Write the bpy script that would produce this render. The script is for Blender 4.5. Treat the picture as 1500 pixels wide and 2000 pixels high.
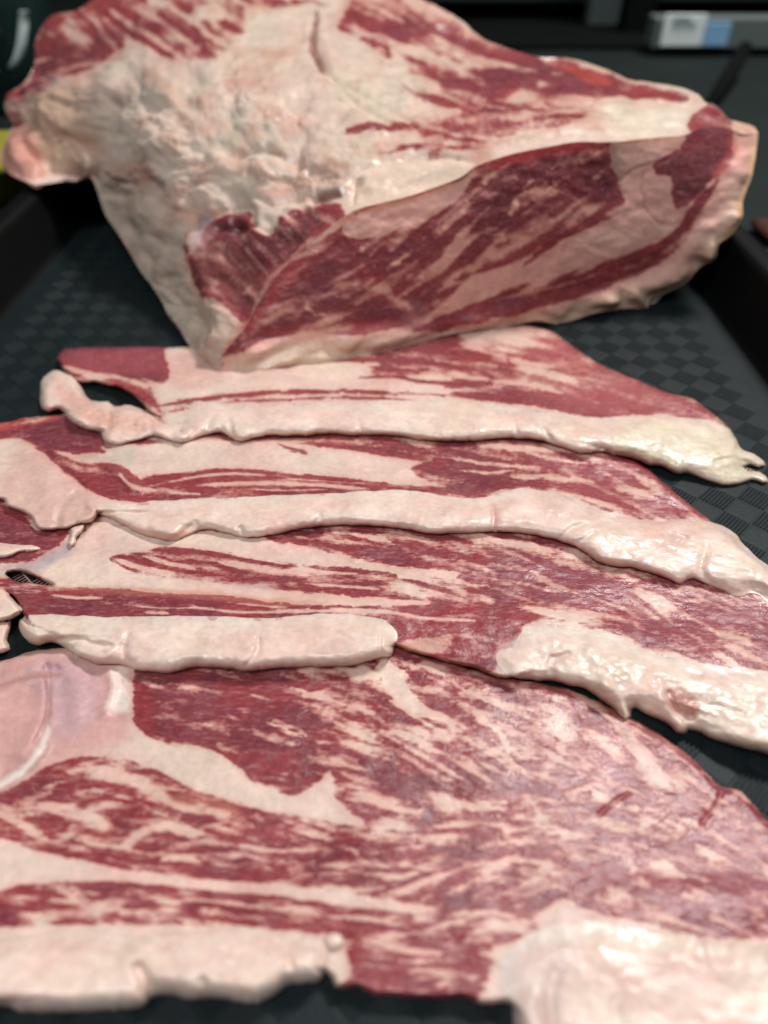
import bpy, math, random
import numpy as np

# ------------------------------------------------------------------ scene, camera, light
scene = bpy.context.scene
for o in list(bpy.data.objects):
    bpy.data.objects.remove(o)
COL = scene.collection
rng = np.random.RandomState(7)
random.seed(7)

H = 0.20                      # lens height above the tray floor (m)
PITCH = math.radians(40.7)
F = 1455.0                    # focal length in photo pixels (photo 1500 x 2000)
SP, CP = math.sin(PITCH), math.cos(PITCH)

cam_data = bpy.data.cameras.new('camera')
cam = bpy.data.objects.new('camera', cam_data)
COL.objects.link(cam)
cam.location = (0, 0, H)
cam.rotation_euler = (math.pi / 2 - PITCH, 0, 0)
cam_data.sensor_fit = 'VERTICAL'
cam_data.sensor_height = 36.0
cam_data.sensor_width = 27.0
cam_data.lens = F / 2000 * 36
cam_data.clip_start = 0.01
cam_data.clip_end = 50
cam_data.dof.use_dof = True
cam_data.dof.focus_distance = 0.272
cam_data.dof.aperture_fstop = 5.8
scene.camera = cam
scene.render.resolution_x = 768
scene.render.resolution_y = 1024

world = bpy.data.worlds.new('World')
scene.world = world
world.use_nodes = True
world.node_tree.nodes['Background'].inputs[0].default_value = (0.72, 0.94, 1.0, 1)
world.node_tree.nodes['Background'].inputs[1].default_value = 0.075

def area(name, loc, target, size, size_y, power, color):
    l = bpy.data.lights.new(name, 'AREA')
    l.shape = 'RECTANGLE'; l.size = size; l.size_y = size_y
    l.energy = power; l.color = color
    o = bpy.data.objects.new(name, l)
    COL.objects.link(o)
    o.location = loc
    from mathutils import Vector
    d = Vector(target) - Vector(loc)
    o.rotation_euler = d.to_track_quat('-Z', 'Y').to_euler()
    return o

area('ceiling_lamp', (0.72, 1.0, 1.5), (0.05, 0.3, 0), 0.42, 0.22, 25, (1.0, 0.975, 0.95))
area('fill_lamp', (-0.2, -0.35, 1.35), (0.0, 0.35, 0), 0.6, 0.6, 10.5, (0.95, 0.98, 1.0))  # unseen soft fill, added to brighten the faces turned to the camera

scene.view_settings.view_transform = 'Standard'
scene.view_settings.look = 'None'
scene.view_settings.exposure = 0.22
scene.view_settings.gamma = 1.0

# ------------------------------------------------------------------ geometry of the view
def raydir(px, py):
    u = (px - 750.0) / F
    v = (1000.0 - py) / F
    return u, CP + v * SP, -SP + v * CP

def at_z(px, py, z):
    dx, dy, dz = raydir(px, py)
    t = (z - H) / dz
    return dx * t, dy * t, z + 0 * t

def s2l(c):
    c = np.asarray(c, float) / 255.0
    return np.where(c <= 0.04045, c / 12.92, ((c + 0.055) / 1.055) ** 2.4)

# ------------------------------------------------------------------ noise
_T2 = np.random.RandomState(3).rand(256, 256)
def vn2(x, y, seed=0):
    x = x + seed * 17.3; y = y + seed * 9.7
    xi = np.floor(x).astype(int); yi = np.floor(y).astype(int)
    fx = x - xi; fy = y - yi
    fx = fx * fx * fx * (fx * (fx * 6 - 15) + 10); fy = fy * fy * fy * (fy * (fy * 6 - 15) + 10)
    a = _T2[yi & 255, xi & 255]; b = _T2[yi & 255, (xi + 1) & 255]
    c = _T2[(yi + 1) & 255, xi & 255]; d = _T2[(yi + 1) & 255, (xi + 1) & 255]
    return (a * (1 - fx) + b * fx) * (1 - fy) + (c * (1 - fx) + d * fx) * fy - 0.5
def fbm(x, y, seed=0, octv=3):
    r = 0; a = 1.0
    for k in range(octv):
        c, s = math.cos(k * 1.1), math.sin(k * 1.1)
        r = r + a * vn2((x * c - y * s) * 2 ** k, (x * s + y * c) * 2 ** k, seed + k * 5)
        a *= 0.5
    return r
def box(a, r):
    if r < 1: return a
    for ax in (0, 1):
        for _ in range(2):
            p = np.pad(a, [(r + 1, r) if i == ax else (0, 0) for i in (0, 1)], mode='edge')
            c = np.cumsum(p, axis=ax)
            n = a.shape[ax]
            hi = np.take(c, np.arange(2 * r + 1, 2 * r + 1 + n), axis=ax)
            lo = np.take(c, np.arange(0, n), axis=ax)
            a = (hi - lo) / (2 * r + 1)
    return a
def sstep(x):
    x = np.clip(x, 0, 1)
    return x * x * (3 - 2 * x)

def worley(x, y, seed=0):
    xi = np.floor(x).astype(int); yi = np.floor(y).astype(int)
    best = np.full(x.shape, 9.0)
    for a in (-1, 0, 1):
        for b in (-1, 0, 1):
            cx = xi + a; cy = yi + b
            jx = _T2[(cy + seed * 7) & 255, (cx + seed * 13) & 255]; jy = _T2[(cy + 91 + seed) & 255, (cx + 57 + seed) & 255]
            best = np.minimum(best, (x - cx - jx) ** 2 + (y - cy - jy) ** 2)
    return best

# ------------------------------------------------------------------ curves
def catmull(pts, closed=True, seg=7.0, jit=0.0, seed=1):
    P = np.array(pts, float); n = len(P); out = []
    m = n if closed else n - 1
    for i in range(m):
        if closed:
            p0, p1, p2, p3 = P[(i - 1) % n], P[i], P[(i + 1) % n], P[(i + 2) % n]
        else:
            p0, p1, p2, p3 = P[max(i - 1, 0)], P[i], P[i + 1], P[min(i + 2, n - 1)]
        k = max(1, int(np.hypot(*(p2 - p1)) / seg))
        t = (np.arange(k) / k)[:, None]
        out.append(0.5 * ((2 * p1) + (-p0 + p2) * t + (2 * p0 - 5 * p1 + 4 * p2 - p3) * t ** 2 + (-p0 + 3 * p1 - 3 * p2 + p3) * t ** 3))
    if not closed: out.append(P[-1:])
    Q = np.vstack(out)
    if jit:
        L = np.concatenate([[0], np.cumsum(np.hypot(*(np.diff(Q, axis=0).T)))])
        Q = Q + jit * np.stack([fbm(L / 22, L * 0 + 3.3, seed, 3), fbm(L / 22, L * 0 + 8.1, seed + 4, 3)], 1)
    return Q

class Grid:
    def __init__(s, x0, y0, x1, y1, step):
        s.step = step
        s.xs = np.arange(x0, x1 + step, step); s.ys = np.arange(y0, y1 + step, step)
        s.X, s.Y = np.meshgrid(s.xs, s.ys)
        s.shape = s.X.shape
    def win(s, x0, y0, x1, y1):
        i0 = max(0, int((x0 - s.xs[0]) / s.step)); i1 = min(len(s.xs), int((x1 - s.xs[0]) / s.step) + 2)
        j0 = max(0, int((y0 - s.ys[0]) / s.step)); j1 = min(len(s.ys), int((y1 - s.ys[0]) / s.step) + 2)
        return (slice(j0, j1), slice(i0, i1)) if i1 > i0 and j1 > j0 else None
    def inside(s, Q, X=None, Y=None):
        # even-odd, row by row
        m = np.zeros(s.shape, bool)
        a = Q; b = np.roll(Q, -1, axis=0)
        for j, y in enumerate(s.ys):
            c = ((a[:, 1] <= y) & (b[:, 1] > y)) | ((b[:, 1] <= y) & (a[:, 1] > y))
            if not c.any(): continue
            xc = np.sort(a[c, 0] + (y - a[c, 1]) / (b[c, 1] - a[c, 1]) * (b[c, 0] - a[c, 0]))
            m[j] = (np.searchsorted(xc, s.xs) % 2) == 1
        return m
    def dist(s, Q, R, closed=True, want_near=False):
        D = np.full(s.shape, float(R)); NX = NY = None
        if want_near: NX = s.X.copy(); NY = s.Y.copy()
        n = len(Q)
        for i in range(n if closed else n - 1):
            a = Q[i]; b = Q[(i + 1) % n]
            w = s.win(min(a[0], b[0]) - R, min(a[1], b[1]) - R, max(a[0], b[0]) + R, max(a[1], b[1]) + R)
            if w is None: continue
            X = s.X[w]; Y = s.Y[w]
            d = b - a; L = d @ d + 1e-9
            t = np.clip(((X - a[0]) * d[0] + (Y - a[1]) * d[1]) / L, 0, 1)
            qx = a[0] + t * d[0]; qy = a[1] + t * d[1]
            dd = np.hypot(X - qx, Y - qy)
            m = dd < D[w]
            D[w] = np.where(m, dd, D[w])
            if want_near:
                NX[w] = np.where(m, qx, NX[w]); NY[w] = np.where(m, qy, NY[w])
        return (D, NX, NY) if want_near else D

def polymask(g, pts, soft, warp=(0, 0)):
    """soft mask of a traced region; warp = (amplitude, wavelength) makes its edge irregular"""
    Q = catmull(pts, True, 12)
    R = soft + 2
    pad = R + warp[0] + 8
    w = g.win(Q[:, 0].min() - pad, Q[:, 1].min() - pad, Q[:, 0].max() + pad, Q[:, 1].max() + pad)
    M = np.zeros(g.shape)
    if w is None: return M
    sub = Grid.__new__(Grid); sub.step = g.step
    sub.xs = g.xs[w[1]]; sub.ys = g.ys[w[0]]; sub.X = g.X[w]; sub.Y = g.Y[w]; sub.shape = sub.X.shape
    ins = sub.inside(Q); D = sub.dist(Q, R)
    S = np.where(ins, D, -D)
    m = sstep(S / (2 * soft) + 0.5)
    M[w] = m
    if warp[0]:
        a, l = warp
        dx = a * 2 * fbm(g.X / l, g.Y / (l * .6), 11); dy = a * 1.2 * fbm(g.X / l, g.Y / (l * .6), 23)
        ii = np.clip(((g.X + dx - g.xs[0]) / g.step).round().astype(int), 0, g.shape[1] - 1)
        jj = np.clip(((g.Y + dy - g.ys[0]) / g.step).round().astype(int), 0, g.shape[0] - 1)
        M = M[jj, ii]
    return M

def strokemask(g, pts, w, soft=None, warp=(0, 0), taper=True):
    P = catmull(pts, False, 8)
    n = len(P); M = np.full(g.shape, 0.0)
    soft = soft or max(2.0, w * 0.35)
    for i in range(n - 1):
        a, b = P[i], P[i + 1]
        t0 = i / (n - 1)
        ww = w * 0.5 * (min(1, 0.25 + 3.2 * min(t0, 1 - t0)) if taper else 1)
        R = ww + soft + 2
        wn = g.win(min(a[0], b[0]) - R, min(a[1], b[1]) - R, max(a[0], b[0]) + R, max(a[1], b[1]) + R)
        if wn is None: continue
        X = g.X[wn]; Y = g.Y[wn]
        d = b - a; L = d @ d + 1e-9
        t = np.clip(((X - a[0]) * d[0] + (Y - a[1]) * d[1]) / L, 0, 1)
        dd = np.hypot(X - a[0] - t * d[0], Y - a[1] - t * d[1])
        M[wn] = np.maximum(M[wn], sstep((ww - dd) / (2 * soft) + 0.5))
    if warp[0]:
        a, l = warp
        dx = a * 2 * fbm(g.X / l, g.Y / (l * .6), 31); dy = a * 1.0 * fbm(g.X / l, g.Y / (l * .6), 43)
        ii = np.clip(((g.X + dx - g.xs[0]) / g.step).round().astype(int), 0, g.shape[1] - 1)
        jj = np.clip(((g.Y + dy - g.ys[0]) / g.step).round().astype(int), 0, g.shape[0] - 1)
        M = M[jj, ii]
    return M

def angle_field(g, samples):
    c = np.zeros(g.shape); s = np.zeros(g.shape)
    for x, y, a in samples:
        w = 1.0 / (((g.X - x) / 120) ** 2 + ((g.Y - y) / 80) ** 2 + 0.3) ** 1.5
        c += w * math.cos(math.radians(a)); s += w * math.sin(math.radians(a))
    n = np.hypot(c, s) + 1e-9
    wob = 0.35 * fbm(g.X / 130, g.Y / 60, 77, 2)
    a = np.arctan2(s / n, c / n) + wob
    return np.cos(a), np.sin(a)

def lic(g, dx, dy, L, blur, seed, pre=0):
    N = np.random.RandomState(seed).rand(*g.shape)
    N = box(N, blur)
    N = (N - N.mean()) / N.std()
    acc = N.copy(); h, w = g.shape
    for sgn in (1, -1):
        x = np.tile(np.arange(w, dtype=float), (h, 1)); y = np.tile(np.arange(h, dtype=float)[:, None], (1, w))
        for k in range(L):
            i = np.clip(x.round().astype(int), 0, w - 1); j = np.clip(y.round().astype(int), 0, h - 1)
            x = x + sgn * dx[j, i] * 1.3; y = y + sgn * dy[j, i] * 1.3
            i = np.clip(x.round().astype(int), 0, w - 1); j = np.clip(y.round().astype(int), 0, h - 1)
            acc += N[j, i]
    m = box(acc, 25)
    acc = acc - m
    return acc / acc.std()

# tones (the meat's own colours)
FAT = s2l((226, 198, 184)); FATPINK = s2l((212, 162, 150)); FATYEL = s2l((214, 194, 170))
FATGREY = s2l((196, 184, 172)); FATW = s2l((232, 216, 206))
RED = s2l((152, 48, 54)); LEAN = s2l((136, 53, 60)); PURP = s2l((108, 44, 58)); DARK = s2l((88, 30, 38))
BROWN = s2l((120, 62, 52)); ORANGE = s2l((196, 74, 52)); PINKLEAN = s2l((178, 92, 98)); SILVER = s2l((160, 146, 158))

class Paint:
    def __init__(s, g, base, amp, angles, seed=1, coarse=(3, 22), fine=(1, 14), lean=LEAN, fat=FAT, blot=0.45):
        s.g = g
        s.Fd = np.full(g.shape, float(base)); s.A = np.full(g.shape, float(amp))
        dx, dy = angle_field(g, angles)
        s.c = lic(g, dx, dy, coarse[1], coarse[0], seed)
        s.f = lic(g, dx, dy, fine[1], fine[0], seed + 50)
        bl = fbm(g.X / 55, g.Y / 24, seed + 3, 3)
        bl = np.clip(bl / bl.std(), -2.5, 2.5)
        dd = 7 * bl
        ii = np.clip(np.arange(g.shape[1])[None] + (dd * dx).round().astype(int), 0, g.shape[1] - 1)
        jj = np.clip(np.arange(g.shape[0])[:, None] + (dd * dy).round().astype(int), 0, g.shape[0] - 1)
        s.c = 0.75 * s.c[jj, ii] + blot * bl
        s.c /= s.c.std()
        s.lean = np.tile(lean, g.shape + (1,)).astype(float)
        s.fat = np.tile(fat, g.shape + (1,)).astype(float)
        s.over = []
        # slow natural drift of the lean's and the fat's own colour
        n1 = fbm(g.X / 90, g.Y / 45, seed + 9, 3)
        s._mix(s.lean, PURP, np.clip(0.45 + 1.6 * n1, 0, 1) * 0.75)
        s._mix(s.lean, RED, np.clip(0.1 - 1.9 * n1, 0, 1) * 0.6)
        n2 = fbm(g.X / 120, g.Y / 60, seed + 29, 3)
        s._mix(s.fat, FATPINK, np.clip(0.25 + 1.3 * n2, 0, 1) * 0.4)
        s._mix(s.fat, FATYEL, np.clip(0.1 - 1.5 * n2, 0, 1) * 0.4)
    def _mix(s, arr, c, m):
        arr += (np.asarray(c) - arr) * m[..., None]
    def region(s, pts, val, amp=None, soft=7, warp=(5, 35)):
        m = polymask(s.g, pts, soft, warp)
        s.Fd += (val - s.Fd) * m
        if amp is not None:
            if val < 0: amp = min(1.0, amp * 1.35)
            s.A += (amp - s.A) * m
        return m
    def stroke(s, pts, w, val, amp=0.45, soft=None, warp=(3, 30)):
        m = strokemask(s.g, pts, w, soft, warp)
        s.Fd += (val - s.Fd) * m
        s.A += (amp - s.A) * m
    def tint(s, pts, which, c, amt=0.7, soft=14, warp=(6, 40)):
        m = polymask(s.g, pts, soft, warp) * amt
        if 'l' in which: s._mix(s.lean, c, m)
        if 'f' in which: s._mix(s.fat, c, m)
    def tstroke(s, pts, w, which, c, amt=0.7, soft=None):
        m = strokemask(s.g, pts, w, soft, (3, 30)) * amt
        if 'l' in which: s._mix(s.lean, c, m)
        if 'f' in which: s._mix(s.fat, c, m)
    def done(s, k=0.95):
        v = s.Fd + s.A * (0.66 * s.c + 0.72 * s.f)
        fat = sstep(v / (2 * k) + 0.5)
        vb = box(v, 5)
        s._mix(s.fat, s2l((208, 146, 130)), 0.55 * (1 - sstep((vb + 0.3) / 2.1)))
        s._mix(s.lean, s2l((164, 62, 62)), 0.45 * sstep((vb + 1.3) / 1.4))
        # lean tone, fat tone and the raw marbling value travel to the material separately
        return np.concatenate([s.lean, s.fat, np.clip(v, -3, 3)[..., None]], -1), fat

# ------------------------------------------------------------------ mesh helpers
def new_mesh(name, V, Fc, mat, parent=None, origin=(0, 0, 0), smooth=True, col=None, fat=None, quads=True):
    me = bpy.data.meshes.new(name)
    V = np.asarray(V, float) - np.array(origin)
    Fc = np.asarray(Fc, np.int32)
    k = Fc.shape[1]
    me.vertices.add(len(V)); me.vertices.foreach_set('co', V.astype(np.float32).ravel())
    me.loops.add(Fc.size); me.loops.foreach_set('vertex_index', Fc.ravel())
    me.polygons.add(len(Fc)); me.polygons.foreach_set('loop_start', np.arange(0, Fc.size, k, dtype=np.int32))
    me.update(calc_edges=True)
    me.validate()
    me.polygons.foreach_set('use_smooth', np.full(len(me.polygons), smooth))
    if col is not None:
        for an, cc in (('lean_tone', col[:, 0:3]), ('fat_tone', col[:, 3:6])):
            a = me.color_attributes.new(an, 'FLOAT_COLOR', 'POINT')
            a.data.foreach_set('color', np.concatenate([cc, np.ones((len(cc), 1))], 1).astype(np.float32).ravel())
        a = me.attributes.new('marbling', 'FLOAT', 'POINT'); a.data.foreach_set('value', col[:, 6].astype(np.float32))
    if fat is not None:
        b = me.attributes.new('fatness', 'FLOAT', 'POINT'); b.data.foreach_set('value', fat.astype(np.float32))
    me.materials.append(mat)
    o = bpy.data.objects.new(name, me)
    COL.objects.link(o)
    if parent is not None: o.parent = parent
    return o

def thing(name, label, cat, loc, group=None):
    o = bpy.data.objects.new(name, None); COL.objects.link(o)
    o.location = loc; o['label'] = label; o['category'] = cat
    o.empty_display_size = 0.02
    if group: o['group'] = group
    return o

def grid_faces(keep):
    """quads of a grid whose four corners are kept; returns vertex selection and faces"""
    q = keep[:-1, :-1] & keep[1:, :-1] & keep[1:, 1:] & keep[:-1, 1:]
    used = np.zeros(keep.shape, bool)
    used[:-1, :-1] |= q; used[1:, :-1] |= q; used[1:, 1:] |= q; used[:-1, 1:] |= q
    idx = -np.ones(keep.shape, int); idx[used] = np.arange(used.sum())
    Fc = np.stack([idx[:-1, :-1][q], idx[1:, :-1][q], idx[1:, 1:][q], idx[:-1, 1:][q]], 1)
    return used, Fc

# height of whatever has been laid down so far, over the view (metres)
ZG = Grid(-240, 560, 1760, 2200, 4)
ZC = np.zeros(ZG.shape)
def sampleZ(X, Y):
    fx = np.clip((X - ZG.xs[0]) / 4, 0, ZG.shape[1] - 1.001); fy = np.clip((Y - ZG.ys[0]) / 4, 0, ZG.shape[0] - 1.001)
    i = fx.astype(int); j = fy.astype(int); fx -= i; fy -= j
    return (ZC[j, i] * (1 - fx) + ZC[j, i + 1] * fx) * (1 - fy) + (ZC[j + 1, i] * (1 - fx) + ZC[j + 1, i + 1] * fx) * fy

def idw(X, Y, ctrl):
    num = 0; den = 0
    for x, y, z in ctrl:
        w = 1.0 / (((X - x) / 200) ** 2 + ((Y - y) / 60) ** 2 + 0.05) ** 1.6
        num = num + w * z; den = den + w
    return num / den

def sheet(name, outline, ctrl, paint, mat, parent, origin, step=2.5, w=10, holes=(), rough=0.0003, lump=(0.0006, 0.010),
          grooves=(), ridges=(), jit=2.0, seed=1, fatlift=0.00009, minup=0.0008, bottom=True, blend=0):
    """a piece of meat lying on what is already there: traced outline, rounded edge, own relief and colour"""
    global ZC
    Q = catmull(outline, True, 7, jit, seed)
    x0, y0 = Q.min(0) - 12; x1, y1 = Q.max(0) + 12
    g = Grid(x0, y0, x1, y1, step)
    R = max(w, 30) + 10
    D, NX, NY = g.dist(Q, R, True, True)
    ins = g.inside(Q)
    for h in holes:
        hq = catmull(h, True, 5, 0.8, 5)
        D2, nx, ny = g.dist(hq, R, True, True)
        m = D2 < D
        D = np.where(m, D2, D); NX = np.where(m, nx, NX); NY = np.where(m, ny, NY)
        ins &= ~g.inside(hq)
    S = np.where(ins, D, -D)
    keep = S > -step * 0.8
    snap = keep & (S < step * 0.35)
    X = np.where(snap, NX, g.X); Y = np.where(snap, NY, g.Y)
    Sd = np.where(snap, 0, np.maximum(S, 0))
    P = paint(g)
    col, fat = P.done() if isinstance(P, Paint) else P
    under = sampleZ(X, Y)
    zt = np.maximum(idw(X, Y, ctrl) * 0.001, under + minup)
    wx, wy, _ = at_z(X, Y, 0.006)
    la, ll = lump
    zt = zt + la * 2 * fbm(wx / ll, wy / ll, seed + 3, 3) + rough * 0.8 * fbm(wx / 0.0030, wy / 0.0016, seed + 8, 3)
    zt = zt + fatlift * (fat - 0.5)
    for pts, gw, dep in grooves:
        d = g.dist(catmull(pts, False, 8), gw * 3, False)
        zt = zt - dep * 0.001 * np.exp(-(d / gw) ** 2)
    for pts, gw, hh in ridges:
        d = g.dist(catmull(pts, False, 8), gw * 3, False)
        zt = zt + hh * 0.001 * np.exp(-(d / gw) ** 2)
    t = np.clip(Sd / w, 0, 1)
    prof = np.sqrt(np.clip(1 - (1 - t) ** 2, 0, 1))
    if blend:
        ub = sampleZ(NX, NY)
        sb = sstep((ub / np.maximum(zt, 1e-4) - 0.52) / 0.16)
        sb = box(sb, 2)
        prof = prof * (1 - sb) + sb * sstep(Sd / (blend + 0.0))
        z = under + 0.00012 + (np.maximum(zt, under + 0.0004) - under) * prof
    else:
        z = under + 0.00015 + (np.maximum(zt, under + 0.0004) - under) * prof
    px, py, pz = at_z(X, Y, z)
    used, Fc = grid_faces(keep)
    V = np.stack([px[used], py[used], pz[used]], 1)
    o = new_mesh(name, V, Fc, mat, parent, origin, True, col[used], fat[used])
    if bottom:
        st = 10
        gb = Grid(x0, y0, x1, y1, st)
        D, NX, NY = gb.dist(Q, 30, True, True); insb = gb.inside(Q)
        for h in holes:
            hq = catmull(h, True, 5, 0.8, 5)
            D2, nx, ny = gb.dist(hq, 30, True, True)
            m = D2 < D; D = np.where(m, D2, D); NX = np.where(m, nx, NX); NY = np.where(m, ny, NY); insb &= ~gb.inside(hq)
        S2 = np.where(insb, D, -D); kb = S2 > -st * 0.8; sn = kb & (S2 < st * 0.35)
        Xb = np.where(sn, NX, gb.X); Yb = np.where(sn, NY, gb.Y)
        zb = sampleZ(Xb, Yb) + 0.0001
        bx, by, bz = at_z(Xb, Yb, zb)
        ub, Fb = grid_faces(kb)
        Vb = np.stack([bx[ub], by[ub], bz[ub]], 1) - np.array(origin)
        # join the underside into the same mesh
        me = o.data; nv = len(me.vertices); nl = len(me.loops); npoly = len(me.polygons)
        co = np.empty(nv * 3, np.float32); me.vertices.foreach_get('co', co)
        allV = np.vstack([co.reshape(-1, 3), Vb]) + np.array(origin)
        F2 = np.vstack([Fc, Fb[:, ::-1] + len(V)])
        c0 = np.vstack([col[used], np.tile(np.concatenate([LEAN, FATPINK, [1.5]]), (len(Vb), 1))]); f0 = np.concatenate([fat[used], np.full(len(Vb), .6)])
        COL.objects.unlink(o); bpy.data.objects.remove(o); bpy.data.meshes.remove(me)
        o = new_mesh(name, allV, F2, mat, parent, origin, True, c0, f0)
    # record the new height
    insZ = ZG.inside(Q)
    for h in holes: insZ &= ~ZG.inside(catmull(h, True, 5, 0.8, 5))
    fx = np.clip(((ZG.X - g.xs[0]) / step).round().astype(int), 0, g.shape[1] - 1)
    fy = np.clip(((ZG.Y - g.ys[0]) / step).round().astype(int), 0, g.shape[0] - 1)
    ZC = np.where(insZ, np.maximum(z[fy, fx], ZC), ZC)
    return o

# ------------------------------------------------------------------ materials
def nodemat(name):
    m = bpy.data.materials.new(name); m.use_nodes = True
    nt = m.node_tree
    b = nt.nodes['Principled BSDF']
    return m, nt, b
def inp(b, *names):
    for n in names:
        if n in b.inputs: return b.inputs[n]

def meat_material(name, rough_lean, rough_fat, bumpd=0.00010, sss=0.25, grain=900, fib_amp=2.4, fibre_rot=0.35, lean_var=1.0, spec=0.5):
    m, nt, b = nodemat(name)
    N = nt.nodes; L = nt.links
    def attr(n):
        q = N.new('ShaderNodeAttribute'); q.attribute_name = n; return q
    def mth(op, x, y=None, clamp=False):
        q = N.new('ShaderNodeMath'); q.operation = op; q.use_clamp = clamp
        for k, v_ in enumerate((x, y)):
            if v_ is None: continue
            if isinstance(v_, (int, float)): q.inputs[k].default_value = v_
            else: L.new(v_, q.inputs[k])
        return q.outputs[0]
    def noise(scale, detail, rough, vec):
        q = N.new('ShaderNodeTexNoise'); q.inputs['Scale'].default_value = scale; q.inputs['Detail'].default_value = detail
        q.inputs['Roughness'].default_value = rough; L.new(vec, q.inputs['Vector']); return q.outputs['Fac']
    def remap(x, a0, a1, b0, b1, smooth=False):
        q = N.new('ShaderNodeMapRange'); q.inputs['From Min'].default_value = a0; q.inputs['From Max'].default_value = a1
        q.inputs['To Min'].default_value = b0; q.inputs['To Max'].default_value = b1
        if smooth: q.interpolation_type = 'SMOOTHSTEP'
        L.new(x, q.inputs['Value']); return q.outputs['Result']
    def mixc(f_, a_, b_):
        q = N.new('ShaderNodeMix'); q.data_type = 'RGBA'
        for nm, v_ in ((0, f_), (6, a_), (7, b_)):
            if hasattr(v_, 'is_output'): L.new(v_, q.inputs[nm])
            elif nm == 0: q.inputs[0].default_value = v_
            else: q.inputs[nm].default_value = tuple(v_) + (1,)
        return q.outputs[2]
    la_, fa_, mb, fa = attr('lean_tone'), attr('fat_tone'), attr('marbling'), attr('fatness')
    tc = N.new('ShaderNodeTexCoord')
    mp = N.new('ShaderNodeMapping'); mp.inputs['Rotation'].default_value = (0, 0, fibre_rot); mp.inputs['Scale'].default_value = (1, 3.2, 3.2)
    L.new(tc.outputs['Object'], mp.inputs['Vector'])
    fib = noise(270, 5, 0.66, mp.outputs['Vector'])            # fine fibres of fat between the muscle bundles
    fib2 = noise(620, 3, 0.6, mp.outputs['Vector'])
    lean_c = mixc(mth('MULTIPLY', remap(fib, 0.42, 0.78, 0.0, 0.62, True), lean_var), la_.outputs['Color'], tuple(s2l((190, 122, 124))))
    lean_c = mixc(mth('MULTIPLY', remap(fib2, 0.35, 0.7, 0.35, 0.0, True), lean_var), lean_c, tuple(s2l((98, 34, 44))))
    v1 = mth('ADD', mb.outputs['Fac'], mth('MULTIPLY', mth('SUBTRACT', fib, 0.5), fib_amp))
    v1 = mth('ADD', v1, mth('MULTIPLY', mth('SUBTRACT', fib2, 0.5), fib_amp * 0.7))
    f = remap(v1, -0.95, 1.1, 0.02, 1.0, True)
    col = mixc(f, lean_c, fa_.outputs['Color'])
    edge = mth('MULTIPLY', mth('MULTIPLY', f, mth('SUBTRACT', 1.0, f)), 1.1)
    col = mixc(edge, col, tuple(s2l((188, 104, 102))))
    # uneven tone: cloudy patches, fine grain
    n0 = noise(95, 4, 0.6, tc.outputs['Object']); n1 = noise(430, 5, 0.65, tc.outputs['Object'])
    g_ = mth('MULTIPLY', remap(n0, 0.3, 0.7, 0.86, 1.08), remap(n1, 0.25, 0.75, 0.86, 1.12))
    mx = N.new('ShaderNodeVectorMath'); mx.operation = 'SCALE'
    L.new(col, mx.inputs[0]); L.new(g_, mx.inputs['Scale'])
    L.new(mx.outputs['Vector'], b.inputs['Base Color'])
    # wetness
    n2 = N.new('ShaderNodeTexNoise'); n2.inputs['Scale'].default_value = 75; n2.inputs['Detail'].default_value = 4
    L.new(tc.outputs['Object'], n2.inputs['Vector'])
    rr = N.new('ShaderNodeMapRange'); rr.inputs['From Min'].default_value = 0; rr.inputs['From Max'].default_value = 1
    rr.inputs['To Min'].default_value = rough_lean; rr.inputs['To Max'].default_value = rough_fat
    L.new(fa.outputs['Fac'], rr.inputs['Value'])
    ra = N.new('ShaderNodeMapRange'); ra.inputs['From Min'].default_value = 0.3; ra.inputs['From Max'].default_value = 0.7
    ra.inputs['To Min'].default_value = -0.13; ra.inputs['To Max'].default_value = 0.13
    L.new(n2.outputs['Fac'], ra.inputs['Value'])
    ad = N.new('ShaderNodeMath'); ad.operation = 'ADD'
    L.new(rr.outputs['Result'], ad.inputs[0]); L.new(ra.outputs['Result'], ad.inputs[1])
    L.new(ad.outputs['Value'], b.inputs['Roughness'])
    # relief: grains and small lobes
    n3 = N.new('ShaderNodeTexNoise'); n3.inputs['Scale'].default_value = grain; n3.inputs['Detail'].default_value = 3
    n3.inputs['Roughness'].default_value = 0.6
    L.new(tc.outputs['Object'], n3.inputs['Vector'])
    n4 = N.new('ShaderNodeTexNoise'); n4.inputs['Scale'].default_value = 130; n4.inputs['Detail'].default_value = 3
    L.new(mp.outputs['Vector'], n4.inputs['Vector'])
    b1 = N.new('ShaderNodeBump'); b1.inputs['Distance'].default_value = bumpd; b1.inputs['Strength'].default_value = 1
    b2 = N.new('ShaderNodeBump'); b2.inputs['Distance'].default_value = bumpd * 1.6; b2.inputs['Strength'].default_value = 1
    L.new(n3.outputs['Fac'], b1.inputs['Height']); L.new(n4.outputs['Fac'], b2.inputs['Height'])
    L.new(b2.outputs['Normal'], b1.inputs['Normal'])
    L.new(b1.outputs['Normal'], b.inputs['Normal'])
    inp(b, 'Specular IOR Level', 'Specular').default_value = spec
    if sss > 0:
        inp(b, 'Subsurface Weight', 'Subsurface').default_value = sss
        b.inputs['Subsurface Radius'].default_value = (1.0, 0.35, 0.22)
        inp(b, 'Subsurface Scale').default_value = 0.0035
    return m

M_LEAN = meat_material('marbled_meat', 0.27, 0.34, 0.00014, 0.20, 1500, 3.3, spec=0.42)
M_FAT = meat_material('rim_fat', 0.36, 0.36, 0.00006, 0.14, 800, 0.8)
M_CUT = meat_material('cut_meat', 0.46, 0.44, 0.00003, 0.0, 700, 1.6, -0.1)
M_CAP = meat_material('outer_fat', 0.27, 0.32, 0.00009, 0.0, 600, 1.8, 0.1)

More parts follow.
